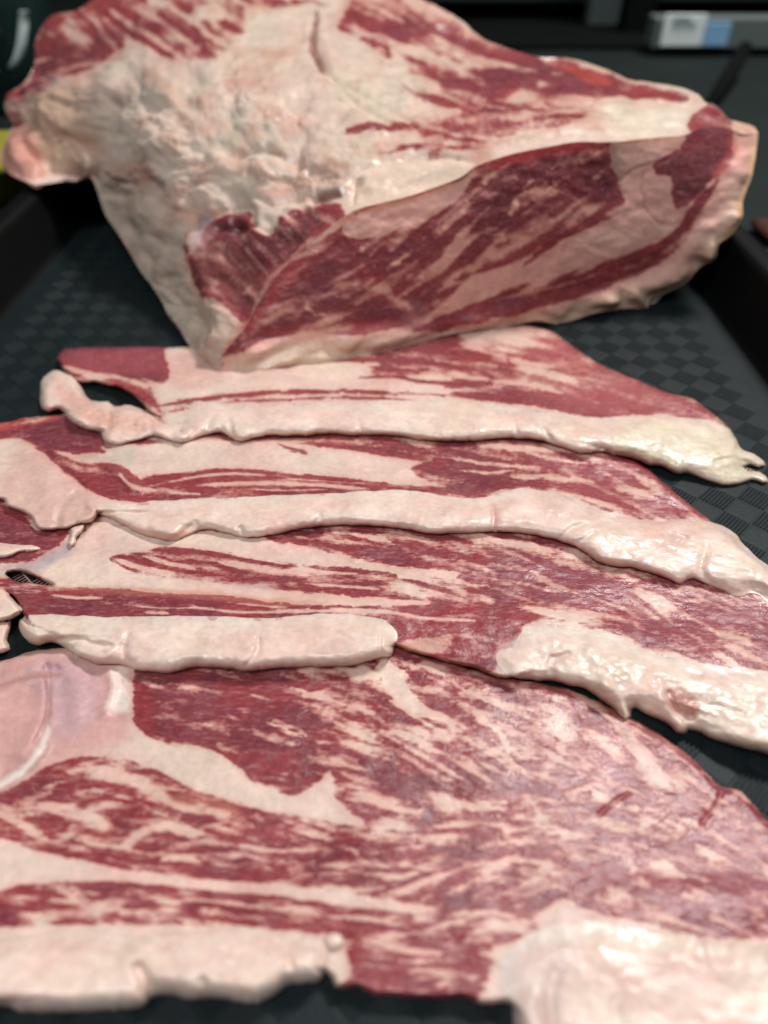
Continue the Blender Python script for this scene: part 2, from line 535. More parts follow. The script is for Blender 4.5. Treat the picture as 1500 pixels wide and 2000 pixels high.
def plain(name, rgb, rough=0.5, metal=0.0, bump=None, spec=0.5, var=0.0, scale=60):
    m, nt, b = nodemat(name)
    b.inputs['Base Color'].default_value = tuple(rgb) + (1,)
    b.inputs['Roughness'].default_value = rough
    b.inputs['Metallic'].default_value = metal
    inp(b, 'Specular IOR Level', 'Specular').default_value = spec
    N = nt.nodes; L = nt.links
    tc = N.new('ShaderNodeTexCoord')
    nz = N.new('ShaderNodeTexNoise'); nz.inputs['Scale'].default_value = scale; nz.inputs['Detail'].default_value = 5
    L.new(tc.outputs['Object'], nz.inputs['Vector'])
    mr = N.new('ShaderNodeMapRange'); mr.inputs['To Min'].default_value = 1 - var; mr.inputs['To Max'].default_value = 1 + var
    L.new(nz.outputs['Fac'], mr.inputs['Value'])
    sc = N.new('ShaderNodeVectorMath'); sc.operation = 'SCALE'; sc.inputs[0].default_value = tuple(rgb)
    L.new(mr.outputs['Result'], sc.inputs['Scale']); L.new(sc.outputs['Vector'], b.inputs['Base Color'])
    if bump:
        nb = N.new('ShaderNodeTexNoise'); nb.inputs['Scale'].default_value = bump[0]; nb.inputs['Detail'].default_value = 3
        L.new(tc.outputs['Object'], nb.inputs['Vector'])
        bp = N.new('ShaderNodeBump'); bp.inputs['Distance'].default_value = bump[1]
        L.new(nb.outputs['Fac'], bp.inputs['Height']); L.new(bp.outputs['Normal'], b.inputs['Normal'])
    return m

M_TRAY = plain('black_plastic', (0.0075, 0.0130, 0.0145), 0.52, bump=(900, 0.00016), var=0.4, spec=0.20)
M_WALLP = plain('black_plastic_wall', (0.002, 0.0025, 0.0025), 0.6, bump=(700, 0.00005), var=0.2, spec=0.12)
M_COUNTER = plain('dark_counter', (0.009, 0.015, 0.0135), 0.75, var=0.4, scale=9, spec=0.18)
M_BACK = plain('dark_back_wall', (0.008, 0.011, 0.010), 0.8, var=0.3, scale=4)

# ------------------------------------------------------------------ setting behind
def boxmesh(x0, x1, y0, y1, z0, z1, bevel=0.0):
    import bmesh
    bm = bmesh.new()
    bmesh.ops.create_cube(bm, size=1)
    for v in bm.verts:
        v.co.x = x0 + (v.co.x + .5) * (x1 - x0); v.co.y = y0 + (v.co.y + .5) * (y1 - y0); v.co.z = z0 + (v.co.z + .5) * (z1 - z0)
    if bevel: bmesh.ops.bevel(bm, geom=bm.edges[:], offset=bevel, segments=3, affect='EDGES', profile=0.5)
    return bm
def bmobj(name, bm, mat, parent=None, origin=(0, 0, 0), smooth=False):
    me = bpy.data.meshes.new(name)
    for v in bm.verts: v.co.x -= origin[0]; v.co.y -= origin[1]; v.co.z -= origin[2]
    bm.to_mesh(me); bm.free()
    if smooth:
        for p in me.polygons: p.use_smooth = True
    me.materials.append(mat)
    o = bpy.data.objects.new(name, me); COL.objects.link(o)
    if parent is not None: o.parent = parent
    return o

o = bmobj('countertop', boxmesh(-2.2, 2.2, -0.5, 2.4, -0.05, -0.004), M_COUNTER); o['kind'] = 'structure'
o = bmobj('back_wall', boxmesh(-2.2, 2.2, 2.4, 2.5, -0.05, 1.4), M_BACK); o['kind'] = 'structure'

# ------------------------------------------------------------------ tray
TX0, TX1, TY0, TY1 = -0.224, 0.197, -0.14, 0.63
tray = thing('serving_tray', 'black textured plastic tray with raised walls under all the meat', 'tray', ((TX0 + TX1) / 2, (TY0 + TY1) / 2, 0))
TO = tuple(tray.location)
def rrect(x0, x1, y0, y1, r, n=8):
    out = []
    for cx, cy, a0 in ((x1 - r, y1 - r, 0), (x0 + r, y1 - r, 90), (x0 + r, y0 + r, 180), (x1 - r, y0 + r, 270)):
        for k in range(n + 1):
            a = math.radians(a0 + 90 * k / n)
            out.append((cx + r * math.cos(a), cy + r * math.sin(a)))
    return out
def ringloft(rings):
    V = []; Fc = []; n = len(rings[0])
    for r in rings: V += r
    for k in range(len(rings) - 1):
        for i in range(n):
            j = (i + 1) % n
            Fc.append((k * n + i, k * n + j, (k + 1) * n + j, (k + 1) * n + i))
    return V, Fc
def tr(off, z, r=0.03):
    return [(x, y, z) for x, y in rrect(TX0 - off, TX1 + off, TY0 - off, TY1 + off, r + off)]
# floor
import bmesh
bm = bmesh.new()
vs = [bm.verts.new(p) for p in tr(0.0, 0.0)]; bm.faces.new(vs)
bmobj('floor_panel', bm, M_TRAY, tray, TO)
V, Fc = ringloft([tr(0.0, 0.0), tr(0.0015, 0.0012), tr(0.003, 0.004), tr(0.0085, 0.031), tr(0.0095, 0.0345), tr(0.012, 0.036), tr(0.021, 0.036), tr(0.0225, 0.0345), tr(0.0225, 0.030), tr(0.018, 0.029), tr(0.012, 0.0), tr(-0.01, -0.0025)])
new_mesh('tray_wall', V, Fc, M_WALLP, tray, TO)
# moulded rib tiles: 11.6 mm squares set at 45 degrees, every other one ribbed
s = 0.0116; Ba, Bb = 0.1595, -0.0195; r2 = math.sqrt(2)
V = []; Fc = []
nr = 8
for n in range(-60, 60):
    for m in range(-60, 60):
        a0 = Ba + n * s; b0 = Bb + m * s
        cx = (a0 + s / 2 + b0 + s / 2) / r2; cy = (a0 + s / 2 - b0 - s / 2) / r2
        if not (TX0 + 0.008 < cx < TX1 - 0.008 and TY0 + 0.008 < cy < TY1 - 0.008): continue
        if (n + m) % 2 == 0:
            for k in range(nr):
                b1 = b0 + (k + 0.16) * s / nr; b2 = b0 + (k + 0.84) * s / nr; bc = (b1 + b2) / 2
                bl, br = bc - 0.00017, bc + 0.00017
                e = 0.0003; h = 0.00050
                base = len(V)
                for (aa, bb, zz) in ((a0 + e, b1, 0.0001), (a0 + e, b2, 0.0001), (a0 + s - e, b2, 0.0001), (a0 + s - e, b1, 0.0001),
                                     (a0 + 2 * e, bl, h), (a0 + 2 * e, br, h), (a0 + s - 2 * e, br, h), (a0 + s - 2 * e, bl, h)):
                    V.append(((aa + bb) / r2, (aa - bb) / r2, zz))
                Fc += [(base + 4, base + 7, base + 6, base + 5), (base, base + 3, base + 7, base + 4), (base + 1, base + 5, base + 6, base + 2),
                       (base, base + 4, base + 5, base + 1), (base + 3, base + 2, base + 6, base + 7)]
        else:
            base = len(V); e = 0.0003; h = 0.00018
            for (aa, bb, zz) in ((a0 + e, b0 + e, 0.0001), (a0 + e, b0 + s - e, 0.0001), (a0 + s - e, b0 + s - e, 0.0001), (a0 + s - e, b0 + e, 0.0001),
                                 (a0 + 3 * e, b0 + 3 * e, h), (a0 + 3 * e, b0 + s - 3 * e, h), (a0 + s - 3 * e, b0 + s - 3 * e, h), (a0 + s - 3 * e, b0 + 3 * e, h)):
                V.append(((aa + bb) / r2, (aa - bb) / r2, zz))
            Fc += [(base + 4, base + 7, base + 6, base + 5), (base, base + 3, base + 7, base + 4), (base + 1, base + 5, base + 6, base + 2),
                   (base, base + 4, base + 5, base + 1), (base + 3, base + 2, base + 6, base + 7)]
o = new_mesh('rib_texture', V, Fc, M_TRAY, tray, TO, smooth=False)
o['kind'] = 'stuff'

# ------------------------------------------------------------------ SLICE 4 (nearest)
GRP = 'overlapping raw meat slices on the tray'
def slice_thing(label, px, py):
    x, y, z = at_z(px, py, 0.0)
    return thing('meat_slice', label, 'meat slice', (x, y, 0.0), GRP), (x, y, 0.0)

t4, o4 = slice_thing('wide heavily marbled raw slice nearest the camera, its thick cream rim blurred at the bottom', 750, 1650)
S4 = [(-120, 1288), (0, 1290), (60, 1272), (110, 1266), (160, 1262), (300, 1265), (500, 1262), (700, 1250), (765, 1258), (800, 1272), (860, 1288), (930, 1308), (985, 1322),
      (1060, 1335), (1120, 1350), (1180, 1376), (1250, 1412), (1300, 1442), (1350, 1480), (1385, 1515), (1410, 1536), (1440, 1540), (1465, 1562), (1500, 1602), (1560, 1655), (1640, 1730),
      (1640, 2060), (1300, 2060), (1060, 2000), (1000, 1962), (945, 1962), (900, 1950), (840, 1952), (780, 1948), (735, 1945), (700, 1930), (660, 1928), (600, 1890), (300, 1905), (-120, 1910)]
def p4(g):
    P = Paint(g, -0.62, 1.0, [(100, 1500, -15), (100, 1700, 5), (400, 1550, 20), (450, 1380, 12), (400, 1750, 3), (700, 1400, 22), (700, 1650, 8),
                              (950, 1450, 35), (900, 1720, -25), (1000, 1600, 5), (1200, 1500, 40), (1350, 1650, 30), (1200, 1750, 18), (1450, 1700, 30), (1000, 1900, -5), (900, 1340, 28)],
              seed=41, coarse=(2, 11), fine=(1, 7), blot=0.55)
    P.region([(1150, 1480), (1300, 1500), (1450, 1600), (1700, 1750), (1700, 1880), (1400, 1830), (1200, 1760), (1080, 1700), (1060, 1580)], -0.7, 0.8, 30)
    P.region([(950, 1350), (1080, 1355), (1250, 1430), (1350, 1520), (1200, 1520), (1050, 1460)], 0.1, 0.9, 30)
    P.region([(262, 1330), (350, 1290), (520, 1290), (600, 1330), (625, 1400), (610, 1470), (600, 1530), (560, 1545), (500, 1520), (455, 1505), (430, 1480), (380, 1458), (300, 1440), (275, 1412)], -1.35, 0.62, 6, (6, 30))
    P.region([(640, 1290), (740, 1290), (740, 1360), (800, 1400), (870, 1440), (1000, 1520), (860, 1520), (720, 1470), (640, 1440), (620, 1360)], -0.45, 0.9, 16)
    # fat: upper left mass running to the right
    P.region([(-130, 1270), (60, 1260), (260, 1280), (258, 1330), (262, 1400), (300, 1445), (400, 1462), (450, 1492), (500, 1528), (560, 1552), (605, 1545), (648, 1505), (660, 1560), (710, 1612),
              (640, 1604), (570, 1590), (500, 1580), (450, 1560), (350, 1530), (300, 1500), (230, 1480), (150, 1480), (90, 1500), (30, 1535), (-130, 1580)], 2.2, 0.25, 5, (5, 30))
    # lean: lower left, with its own fat ellipses
    P.region([(-130, 1570), (0, 1550), (70, 1505), (130, 1483), (210, 1478), (265, 1490), (330, 1532), (430, 1560), (500, 1585), (570, 1596), (650, 1608), (720, 1640), (720, 1700), (640, 1735), (500, 1722), (340, 1705), (240, 1690), (120, 1662), (-130, 1635)], -0.75, 0.62, 5)
    for pts, w in (([(85, 1568), (140, 1590), (215, 1612)], 24), ([(135, 1508), (200, 1508), (285, 1532), (330, 1560)], 26), ([(240, 1650), (300, 1618), (400, 1628)], 18),
                   ([(310, 1682), (350, 1675), (390, 1684)], 12), ([(340, 1578), (400, 1585), (445, 1590)], 14), ([(0, 1590), (40, 1610), (90, 1640)], 16), ([(470, 1650), (540, 1662), (620, 1660)], 8),
                   ([(150, 1640), (220, 1655), (260, 1650)], 9), ([(560, 1620), (640, 1640), (700, 1668)], 9)):
        P.stroke(pts, w, 1.3, 0.5)
    # long fat stripe
    P.region([(-130, 1632), (0, 1640), (60, 1660), (160, 1680), (240, 1697), (340, 1712), (460, 1722), (600, 1735), (720, 1752), (850, 1772), (830, 1785), (700, 1772), (560, 1752), (420, 1742), (250, 1722), (120, 1722), (40, 1728), (0, 1740), (-130, 1750)], 2.0, 0.3, 4, (3, 40))
    # lower lean band
    P.region([(-130, 1752), (0, 1742), (100, 1724), (250, 1724), (420, 1744), (560, 1756), (700, 1776), (840, 1795), (900, 1752), (1000, 1738), (1080, 1745), (1000, 1790), (940, 1830), (960, 1880), (960, 1960), (640, 1940), (600, 1850), (300, 1850), (-130, 1850)], -0.95, 0.75, 6)
    for pts, w in (([(20, 1795), (90, 1790), (170, 1778), (240, 1764)], 22), ([(320, 1762), (400, 1758), (480, 1766)], 8), ([(400, 1800), (450, 1812), (520, 1815)], 16), ([(640, 1790), (720, 1795), (800, 1812)], 9),
                   ([(700, 1830), (780, 1850), (860, 1862)], 12), ([(900, 1840), (960, 1820), (1040, 1800)], 24), ([(870, 1790), (940, 1782), (1000, 1790)], 9), ([(860, 1925), (890, 1905), (930, 1908)], 14)):
        P.stroke(pts, w, 1.0, 0.6)
    # big fat islands in the middle
    P.region([(745, 1285), (770, 1300), (795, 1318), (800, 1350), (840, 1385), (895, 1412), (860, 1412), (800, 1396), (765, 1370), (748, 1340), (730, 1310)], 1.8, 0.4, 5, (8, 24))
    for pts, w in (([(575, 1342), (630, 1366), (690, 1382), (745, 1388)], 16), ([(620, 1398), (700, 1424), (768, 1450)], 22), ([(745, 1432), (800, 1440), (850, 1468)], 16), ([(860, 1430), (930, 1460), (1000, 1488)], 24),
                   ([(835, 1548), (920, 1572), (1000, 1566)], 20), ([(745, 1600), (830, 1640), (920, 1642)], 20), ([(850, 1772), (930, 1722), (985, 1685), (1022, 1655)], 30), ([(1075, 1362), (1105, 1430), (1085, 1490)], 24),
                   ([(930, 1388), (965, 1420), (990, 1470)], 13), ([(690, 1560), (760, 1575), (820, 1590)], 14), ([(650, 1690), (720, 1705), (800, 1715)], 14), ([(760, 1680), (840, 1700), (900, 1690)], 12),
                   ([(1010, 1600), (1080, 1612), (1130, 1640)], 18), ([(1050, 1560), (1110, 1550), (1150, 1530)], 14), ([(1200, 1700), (1270, 1690), (1330, 1712)], 22), ([(820, 1300), (900, 1340), (960, 1370)], 9),
                   ([(1180, 1420), (1240, 1460), (1290, 1500)], 18), ([(1240, 1620), (1300, 1600), (1360, 1640)], 14), ([(480, 1400), (540, 1415), (600, 1440)], 6), ([(1000, 1535), (1030, 1560), (1060, 1600)], 12)):
        P.stroke(pts, w * 0.9, 0.85, 0.95, warp=(9, 22))
    for pts, w in (([(860, 1790), (900, 1752), (980, 1735), (1090, 1742), (1200, 1770), (1300, 1800)], 34), ([(700, 1520), (800, 1530), (860, 1520)], 22), ([(640, 1650), (720, 1650), (790, 1670), (850, 1690)], 20),
                   ([(1110, 1450), (1170, 1490), (1220, 1540)], 30), ([(985, 1560), (1010, 1575), (1035, 1590)], 26)):
        P.stroke(pts, w, -0.9, 0.6, warp=(8, 30))
    # fat that leads into the right hand rim
    P.region([(960, 1890), (930, 1862), (990, 1842), (1060, 1822), (1040, 1790), (1100, 1762), (1180, 1790), (1300, 1822), (1420, 1838), (1640, 1850), (1640, 2080), (960, 2080)], 2.0, 0.4, 9, (12, 45))
    P.region([(-130, 1822), (600, 1822), (590, 1950), (-130, 1950)], 1.8, 0.3, 6, (2, 30))
    # fine dark seams
    for pts, w in (([(1172, 1590), (1198, 1566), (1228, 1550)], 4), ([(1268, 1618), (1292, 1602), (1312, 1584)], 4), ([(1370, 1610), (1392, 1578), (1408, 1552)], 7), ([(1182, 1582), (1240, 1590), (1300, 1585)], 3),
                   ([(1330, 1650), (1380, 1620), (1430, 1600)], 3)):
        P.stroke(pts, w, -1.6, 0.1, 1.6); P.tstroke(pts, w + 3, 'l', RED, 0.8)
    P.tint([(0, 1290), (240, 1290), (250, 1440), (160, 1478), (0, 1540)], 'f', s2l((204, 152, 146)), 0.85, 30)
    P.tint([(60, 1310), (130, 1290), (190, 1330), (180, 1400), (110, 1440), (90, 1380)], 'f', s2l((196, 160, 166)), 0.7, 22)
    P.tstroke([(-20, 1350), (20, 1335), (70, 1320), (120, 1318)], 12, 'f', s2l((176, 124, 116)), 0.6)
    P.tstroke([(88, 1320), (96, 1370), (86, 1430)], 9, 'f', s2l((170, 118, 112)), 0.6)
    P.tint([(1050, 1350), (1300, 1450), (1640, 1720), (1640, 1850), (1200, 1750), (1050, 1600)], 'l', s2l((158, 80, 90)), 0.7, 60)
    P.tint([(212, 1312), (240, 1300), (245, 1345), (262, 1378), (232, 1395), (208, 1372), (222, 1350)], 'f', FATW, 0.8, 7, (8, 16))
    P.tstroke([(-20, 1545), (40, 1508), (80, 1462), (94, 1420)], 15, 'f', FATW, 0.95)
    P.tint([(640, 1840), (960, 1840), (960, 1950), (640, 1950)], 'l', RED, 0.6, 25)
    P.tstroke([(270, 1340), (280, 1380), (290, 1420)], 40, 'l', RED, 0.8)
    P.tstroke([(330, 1560), (420, 1570), (470, 1600)], 26, 'lf', s2l((214, 150, 120)), 0.5)
    P.tstroke([(765, 1262), (860, 1290), (985, 1324), (1120, 1352), (1250, 1412), (1350, 1482), (1440, 1545)], 18, 'lf', s2l((205, 140, 120)), 0.5)
    return P
sheet('marbled_lean', S4, [(0, 1300, 3.5), (700, 1300, 3.5), (0, 1500, 5), (700, 1500, 5), (1200, 1450, 3.2), (1450, 1650, 3.0), (0, 1800, 6), (700, 1800, 5.5), (1300, 1800, 5.5), (700, 1930, 5.5), (1300, 2000, 6)],
      p4, M_LEAN, t4, o4, step=2.5, w=14, seed=4, rough=0.0002, lump=(0.00038, 0.016), jit=4,
      grooves=[([(90, 1300), (95, 1340), (92, 1400), (70, 1450)], 7, 1.2), ([(-20, 1345), (20, 1330), (60, 1315), (110, 1305)], 8, 1.0), ([(1172, 1590), (1198, 1566), (1228, 1550)], 4, .5), ([(1370, 1610), (1392, 1578), (1408, 1552)], 5, .7)],
      ridges=[([(-20, 1380), (20, 1330), (80, 1330), (82, 1400), (50, 1470)], 22, 1.4), ([(215, 1310), (220, 1350), (205, 1390)], 12, 1.2), ([(0, 1535), (50, 1500), (85, 1460)], 12, 1.4), ([(120, 1290), (150, 1340), (150, 1400)], 20, 1.0)])

R4L = [(-120, 1842), (0, 1834), (60, 1826), (110, 1820), (160, 1818), (220, 1825), (260, 1829), (330, 1822), (400, 1817), (460, 1811), (500, 1812), (540, 1825), (562, 1838), (600, 1829), (625, 1834), (641, 1855),
       (637, 1890), (626, 1914), (600, 1921), (560, 1926), (540, 1941), (500, 1959), (460, 1956), (420, 1948), (370, 1953), (340, 1945), (302, 1948), (285, 1964), (240, 1973), (150, 1977), (50, 1977), (0, 1964), (-120, 1962)]
FATRIM = s2l((240, 216, 201))
def fatpaint(seed, pink=0.3, extra=None, base=2.2):
    def f(g):
        P = Paint(g, base, 0.25, [(g.xs.mean(), g.ys.mean(), 5)], seed=seed, coarse=(3, 10), fine=(1, 4), fat=FATRIM)
        n = fbm(g.X / 70, g.Y / 40, seed + 70, 3)
        P._mix(P.fat, FATPINK, np.clip(pink * .5 + 0.9 * n, 0, 1) * 0.45)
        low = np.clip(0.5 + 1.4 * fbm(g.X / 26, g.Y / 20, seed + 33, 3), 0, 1)
        P._mix(P.fat, s2l((214, 170, 150)), low * 0.22)
        if extra: extra(P)
        return P
    return f
sheet('fat_rim', R4L, [(0, 1900, 10.5), (300, 1890, 10.0), (560, 1880, 10), (640, 1870, 9)], fatpaint(61, 0.1), M_FAT, t4, o4, blend=50, step=3.5, w=46, seed=9, rough=0.0002, lump=(0.0007, 0.012), jit=3,
      grooves=[([(290, 1950), (285, 1920), (270, 1890)], 12, 2.0), ([(555, 1840), (560, 1860), (566, 1885)], 7, 1.2), ([(400, 1940), (395, 1915)], 10, 1)])
KN = [(632, 1832), (645, 1822), (662, 1822), (672, 1835), (668, 1850), (652, 1856), (638, 1848)]
sheet('fat_knob', KN, [(650, 1840, 8.0)], fatpaint(62, 0.2), M_FAT, t4, o4, step=3, w=18, seed=5, jit=1)
R4R = [(1015, 2140), (1006, 2000), (998, 1955), (974, 1928), (975, 1890), (1000, 1850), (1050, 1822), (1120, 1800), (1200, 1802), (1300, 1822), (1400, 1838), (1500, 1842), (1640, 1852), (1640, 2140)]
def r4r(P):
    P.tint([(980, 1860), (1110, 1850), (1100, 2000), (990, 2000)], 'f', s2l((214, 188, 180)), 0.7, 30)
    P.tstroke([(1065, 1940), (1072, 2000), (1080, 2050)], 26, 'f', s2l((196, 160, 148)), 0.6, 14)
sheet('fat_rim', R4R, [(1050, 1950, 8), (1250, 1920, 8.6), (1500, 1920, 8.8), (1300, 2080, 10.5)], fatpaint(63, 0.25, r4r), M_FAT, t4, o4, blend=95, step=3.5, w=40, seed=12, rough=0.0002, lump=(0.0008, 0.014), jit=16,
      grooves=[([(1085, 1900), (1075, 1950), (1080, 2010)], 14, 1.6), ([(1200, 1960), (1210, 2020)], 14, 1.4)])

# ------------------------------------------------------------------ SLICE 3
t3, o3 = slice_thing('third raw slice from the joint, lean flap between its two separate fat rim pieces', 750, 1150)
S3 = [(-120, 965), (100, 975), (400, 985), (900, 990), (1100, 1000), (1300, 1060), (1500, 1110), (1640, 1150), (1640, 1500), (1500, 1440), (1350, 1390), (1240, 1350), (1150, 1320), (1050, 1312),
      (985, 1324), (930, 1308), (860, 1290), (800, 1273), (768, 1262), (700, 1262), (400, 1270), (200, 1262), (100, 1235), (60, 1222), (45, 1200), (36, 1180), (10, 1160), (-120, 1160)]
H3 = [(14, 1122), (30, 1117), (48, 1119), (68, 1128), (102, 1143), (62, 1138), (34, 1135)]
def p3(g):
    P = Paint(g, -0.5, 1.0, [(100, 1100, -3), (300, 1100, 8), (600, 1120, 6), (500, 1190, 1), (900, 1120, 14), (800, 1230, 5), (1100, 1150, 18), (1300, 1200, 26), (1500, 1230, 28), (1000, 1210, 8), (900, 1060, 14), (700, 1060, 12)],
              seed=33, coarse=(2, 22), fine=(1, 12))
    P.region([(1020, 1100), (1200, 1115), (1700, 1220), (1700, 1340), (1400, 1300), (1150, 1220), (1000, 1190), (960, 1150)], -0.7, 0.9, 30)
    P.region([(-130, 1000), (100, 1020), (350, 1035), (540, 1050), (620, 1072), (760, 1104), (900, 1118), (880, 1130), (760, 1128), (640, 1108), (500, 1095), (400, 1078), (330, 1068), (250, 1080), (212, 1090), (232, 1104), (280, 1122), (340, 1130),
              (470, 1145), (620, 1158), (760, 1170), (810, 1172), (840, 1182), (700, 1183), (560, 1180), (480, 1168), (400, 1162), (290, 1158), (220, 1149), (110, 1145), (50, 1120), (-130, 1120)], 2.1, 0.28, 4, (3, 30))
    P.region([(520, 1052), (560, 1040), (640, 1032), (760, 1045), (820, 1080), (860, 1110), (780, 1100), (700, 1090), (620, 1072)], -0.75, 0.75, 5, (4, 30))
    P.region([(-130, 970), (0, 985), (45, 1010), (75, 1036), (118, 1028), (135, 1040), (100, 1074), (62, 1096), (30, 1100), (-130, 1095)], -1.6, 0.5, 4, (3, 20))
    P.region([(212, 1090), (240, 1083), (290, 1078), (320, 1068), (400, 1076), (470, 1086), (560, 1098), (640, 1106), (720, 1112), (775, 1122), (780, 1140), (800, 1160), (740, 1164), (640, 1156), (560, 1150), (470, 1140), (400, 1130), (330, 1128), (270, 1118), (232, 1104)], -1.0, 0.62, 4, (3, 25))
    for pts, w in (([(225, 1092), (270, 1108), (340, 1122)], 10), ([(280, 1086), (330, 1100), (380, 1112)], 9), ([(430, 1098), (500, 1110), (600, 1122)], 13), ([(560, 1110), (640, 1118), (700, 1120)], 5), ([(440, 1080), (560, 1102)], 4),
                   ([(600, 1140), (680, 1146), (740, 1150)], 5)):
        P.stroke(pts, w, 1.4, 0.4, warp=(2, 30))
    P.region([(-130, 1118), (0, 1128), (60, 1141), (120, 1146), (220, 1150), (300, 1159), (420, 1163), (480, 1169), (560, 1181), (680, 1184), (800, 1184), (880, 1178), (950, 1185), (1030, 1205), (1050, 1215), (1010, 1235), (985, 1262), (975, 1320), (900, 1300), (820, 1280), (760, 1262), (760, 1215),
              (700, 1215), (560, 1215), (400, 1215), (250, 1215), (120, 1210), (50, 1200), (20, 1175), (-130, 1160)], -1.15, 0.62, 4, (3, 30))
    for pts, w in (([(390, 1188), (480, 1196), (600, 1193), (700, 1195)], 6), ([(100, 1162), (150, 1168), (200, 1168)], 6), ([(440, 1176), (520, 1184), (560, 1186)], 4), ([(240, 1182), (330, 1188), (420, 1186)], 4), ([(280, 1196), (330, 1198)], 5), ([(640, 1188), (760, 1196), (840, 1208), (930, 1212)], 6)):
        P.stroke(pts, w, 1.2, 0.35, warp=(2, 30))
    P.region([(775, 1256), (830, 1245), (885, 1244), (882, 1262), (840, 1276), (800, 1270)], 1.0, 0.4, 4)
    P.tint([(775, 1256), (830, 1245), (885, 1244), (882, 1262), (840, 1276), (800, 1270)], 'lf', s2l((190, 138, 118)), 0.8, 5)
    for pts, w in (([(765, 1140), (800, 1150), (830, 1168)], 18), ([(880, 1145), (910, 1160), (960, 1172)], 14), ([(620, 1050), (700, 1060), (780, 1068)], 6), ([(690, 1042), (740, 1052), (760, 1060)], 8), ([(880, 1035), (960, 1050), (1050, 1068)], 14),
                   ([(960, 1100), (1020, 1110), (1060, 1125)], 11), ([(830, 1130), (900, 1135), (960, 1150)], 8), ([(1240, 1150), (1280, 1165), (1300, 1180)], 18)):
        P.stroke(pts, w * 0.9, 1.0, 0.9, warp=(7, 22))
    P.region([(1000, 1262), (1030, 1216), (1080, 1212), (1140, 1220), (1200, 1234), (1280, 1270), (1400, 1298), (1700, 1350), (1700, 1560), (1000, 1400)], 1.9, 0.4, 6, (6, 30))
    P.region([(970, 1260), (1000, 1250), (1010, 1262), (985, 1290), (968, 1285)], 0.8, 0.2, 8)
    P.tint([(950, 1240), (1010, 1230), (1015, 1270), (980, 1310), (950, 1290)], 'lf', SILVER, 0.7, 14)
    P.tint([(770, 1200), (950, 1190), (1030, 1212), (980, 1290), (800, 1262)], 'l', RED, 0.75, 18)
    P.tint([(1000, 1080), (1250, 1110), (1640, 1200), (1640, 1340), (1250, 1270), (1050, 1180)], 'l', s2l((158, 82, 94)), 0.7, 50)
    P.tint([(560, 1035), (760, 1050), (820, 1160), (540, 1140), (400, 1100)], 'l', PURP, 0.6, 30)
    P.tint([(-130, 1000), (100, 1040), (60, 1100), (-130, 1100)], 'l', PURP, 0.7, 10)
    P.tstroke([(110, 1148), (250, 1155), (420, 1164), (520, 1176), (650, 1180)], 14, 'lf', s2l((206, 134, 110)), 0.55)
    P.tint([(0, 1115), (60, 1090), (130, 1060), (150, 1070), (90, 1110), (40, 1130)], 'f', SILVER, 0.6, 8)
    P.tstroke([(380, 1125), (440, 1135), (560, 1150)], 14, 'f', SILVER, 0.5)
    P.tstroke([(768, 1264), (860, 1290), (985, 1323)], 12, 'lf', s2l((190, 120, 90)), 0.7)
    return P
sheet('marbled_lean', S3, [(0, 1000, 4.2), (700, 1010, 4.2), (1300, 1050, 4), (0, 1100, 6), (700, 1100, 6.5), (1300, 1180, 6), (0, 1220, 9), (500, 1220, 10), (870, 1280, 7.5), (1100, 1240, 9), (1500, 1300, 9), (1600, 1200, 7)],
      p3, M_LEAN, t3, o3, step=2.5, w=9, holes=[H3], seed=14, rough=0.00028, lump=(0.00035, 0.014), jit=3,
      grooves=[([(120, 1045), (80, 1085), (30, 1110)], 6, .5), ([(150, 1146), (250, 1150), (330, 1160)], 4, .6)])
sheet('fat_streak', [(-60, 1058), (0, 1060), (40, 1064), (62, 1064), (80, 1072), (62, 1076), (40, 1078), (15, 1088), (-60, 1092)], [(0, 1075, 7.4), (60, 1070, 6.8)], fatpaint(71, 0.0), M_FAT, t3, o3, step=2.5, w=10, seed=5)
sheet('fat_flap', [(-120, 1150), (-10, 1150), (18, 1160), (36, 1178), (46, 1194), (30, 1206), (8, 1214), (-120, 1225)], [(0, 1180, 9.2), (-100, 1180, 9)], fatpaint(72, 0.6), M_FAT, t3, o3, step=2.5, w=12, seed=6)
sheet('fat_flap', [(-120, 1222), (5, 1212), (22, 1212), (20, 1230), (14, 1250), (20, 1268), (-20, 1280), (-120, 1280)], [(0, 1240, 7)], fatpaint(73, 0.3), M_FAT, t3, o3, step=2.5, w=12, seed=7)
R3L = [(36, 1218), (46, 1204), (90, 1200), (200, 1205), (300, 1203), (440, 1205), (530, 1207), (600, 1200), (680, 1199), (722, 1205), (756, 1214), (776, 1240), (770, 1258), (764, 1282), (742, 1284), (700, 1298), (640, 1302),
       (560, 1303), (500, 1311), (440, 1306), (380, 1303), (330, 1314), (270, 1309), (250, 1300), (215, 1296), (188, 1296), (150, 1280), (125, 1264), (100, 1254), (75, 1260), (58, 1256), (44, 1242)]
sheet('fat_rim', R3L, [(60, 1230, 10.5), (300, 1240, 11.5), (600, 1240, 11.5), (740, 1240, 11.5), (170, 1270, 9)], fatpaint(74, 0.35), M_FAT, t3, o3, blend=38, step=2.5, w=32, seed=15, rough=0.00022, lump=(0.0004, 0.014), jit=3,
      grooves=[([(505, 1250), (502, 1275), (480, 1300)], 6, .9), ([(250, 1240), (240, 1270), (250, 1300)], 8, 1.0), ([(110, 1250), (160, 1248), (215, 1262)], 6, 1.2), ([(650, 1230), (690, 1250), (740, 1255)], 4, .4), ([(745, 1215), (742, 1250), (745, 1282)], 4, .6)],
      ridges=[([(130, 1262), (165, 1280), (205, 1285), (215, 1265)], 10, 1.2), ([(330, 1290), (380, 1280)], 14, .6), ([(470, 1240), (490, 1265)], 10, .5)])
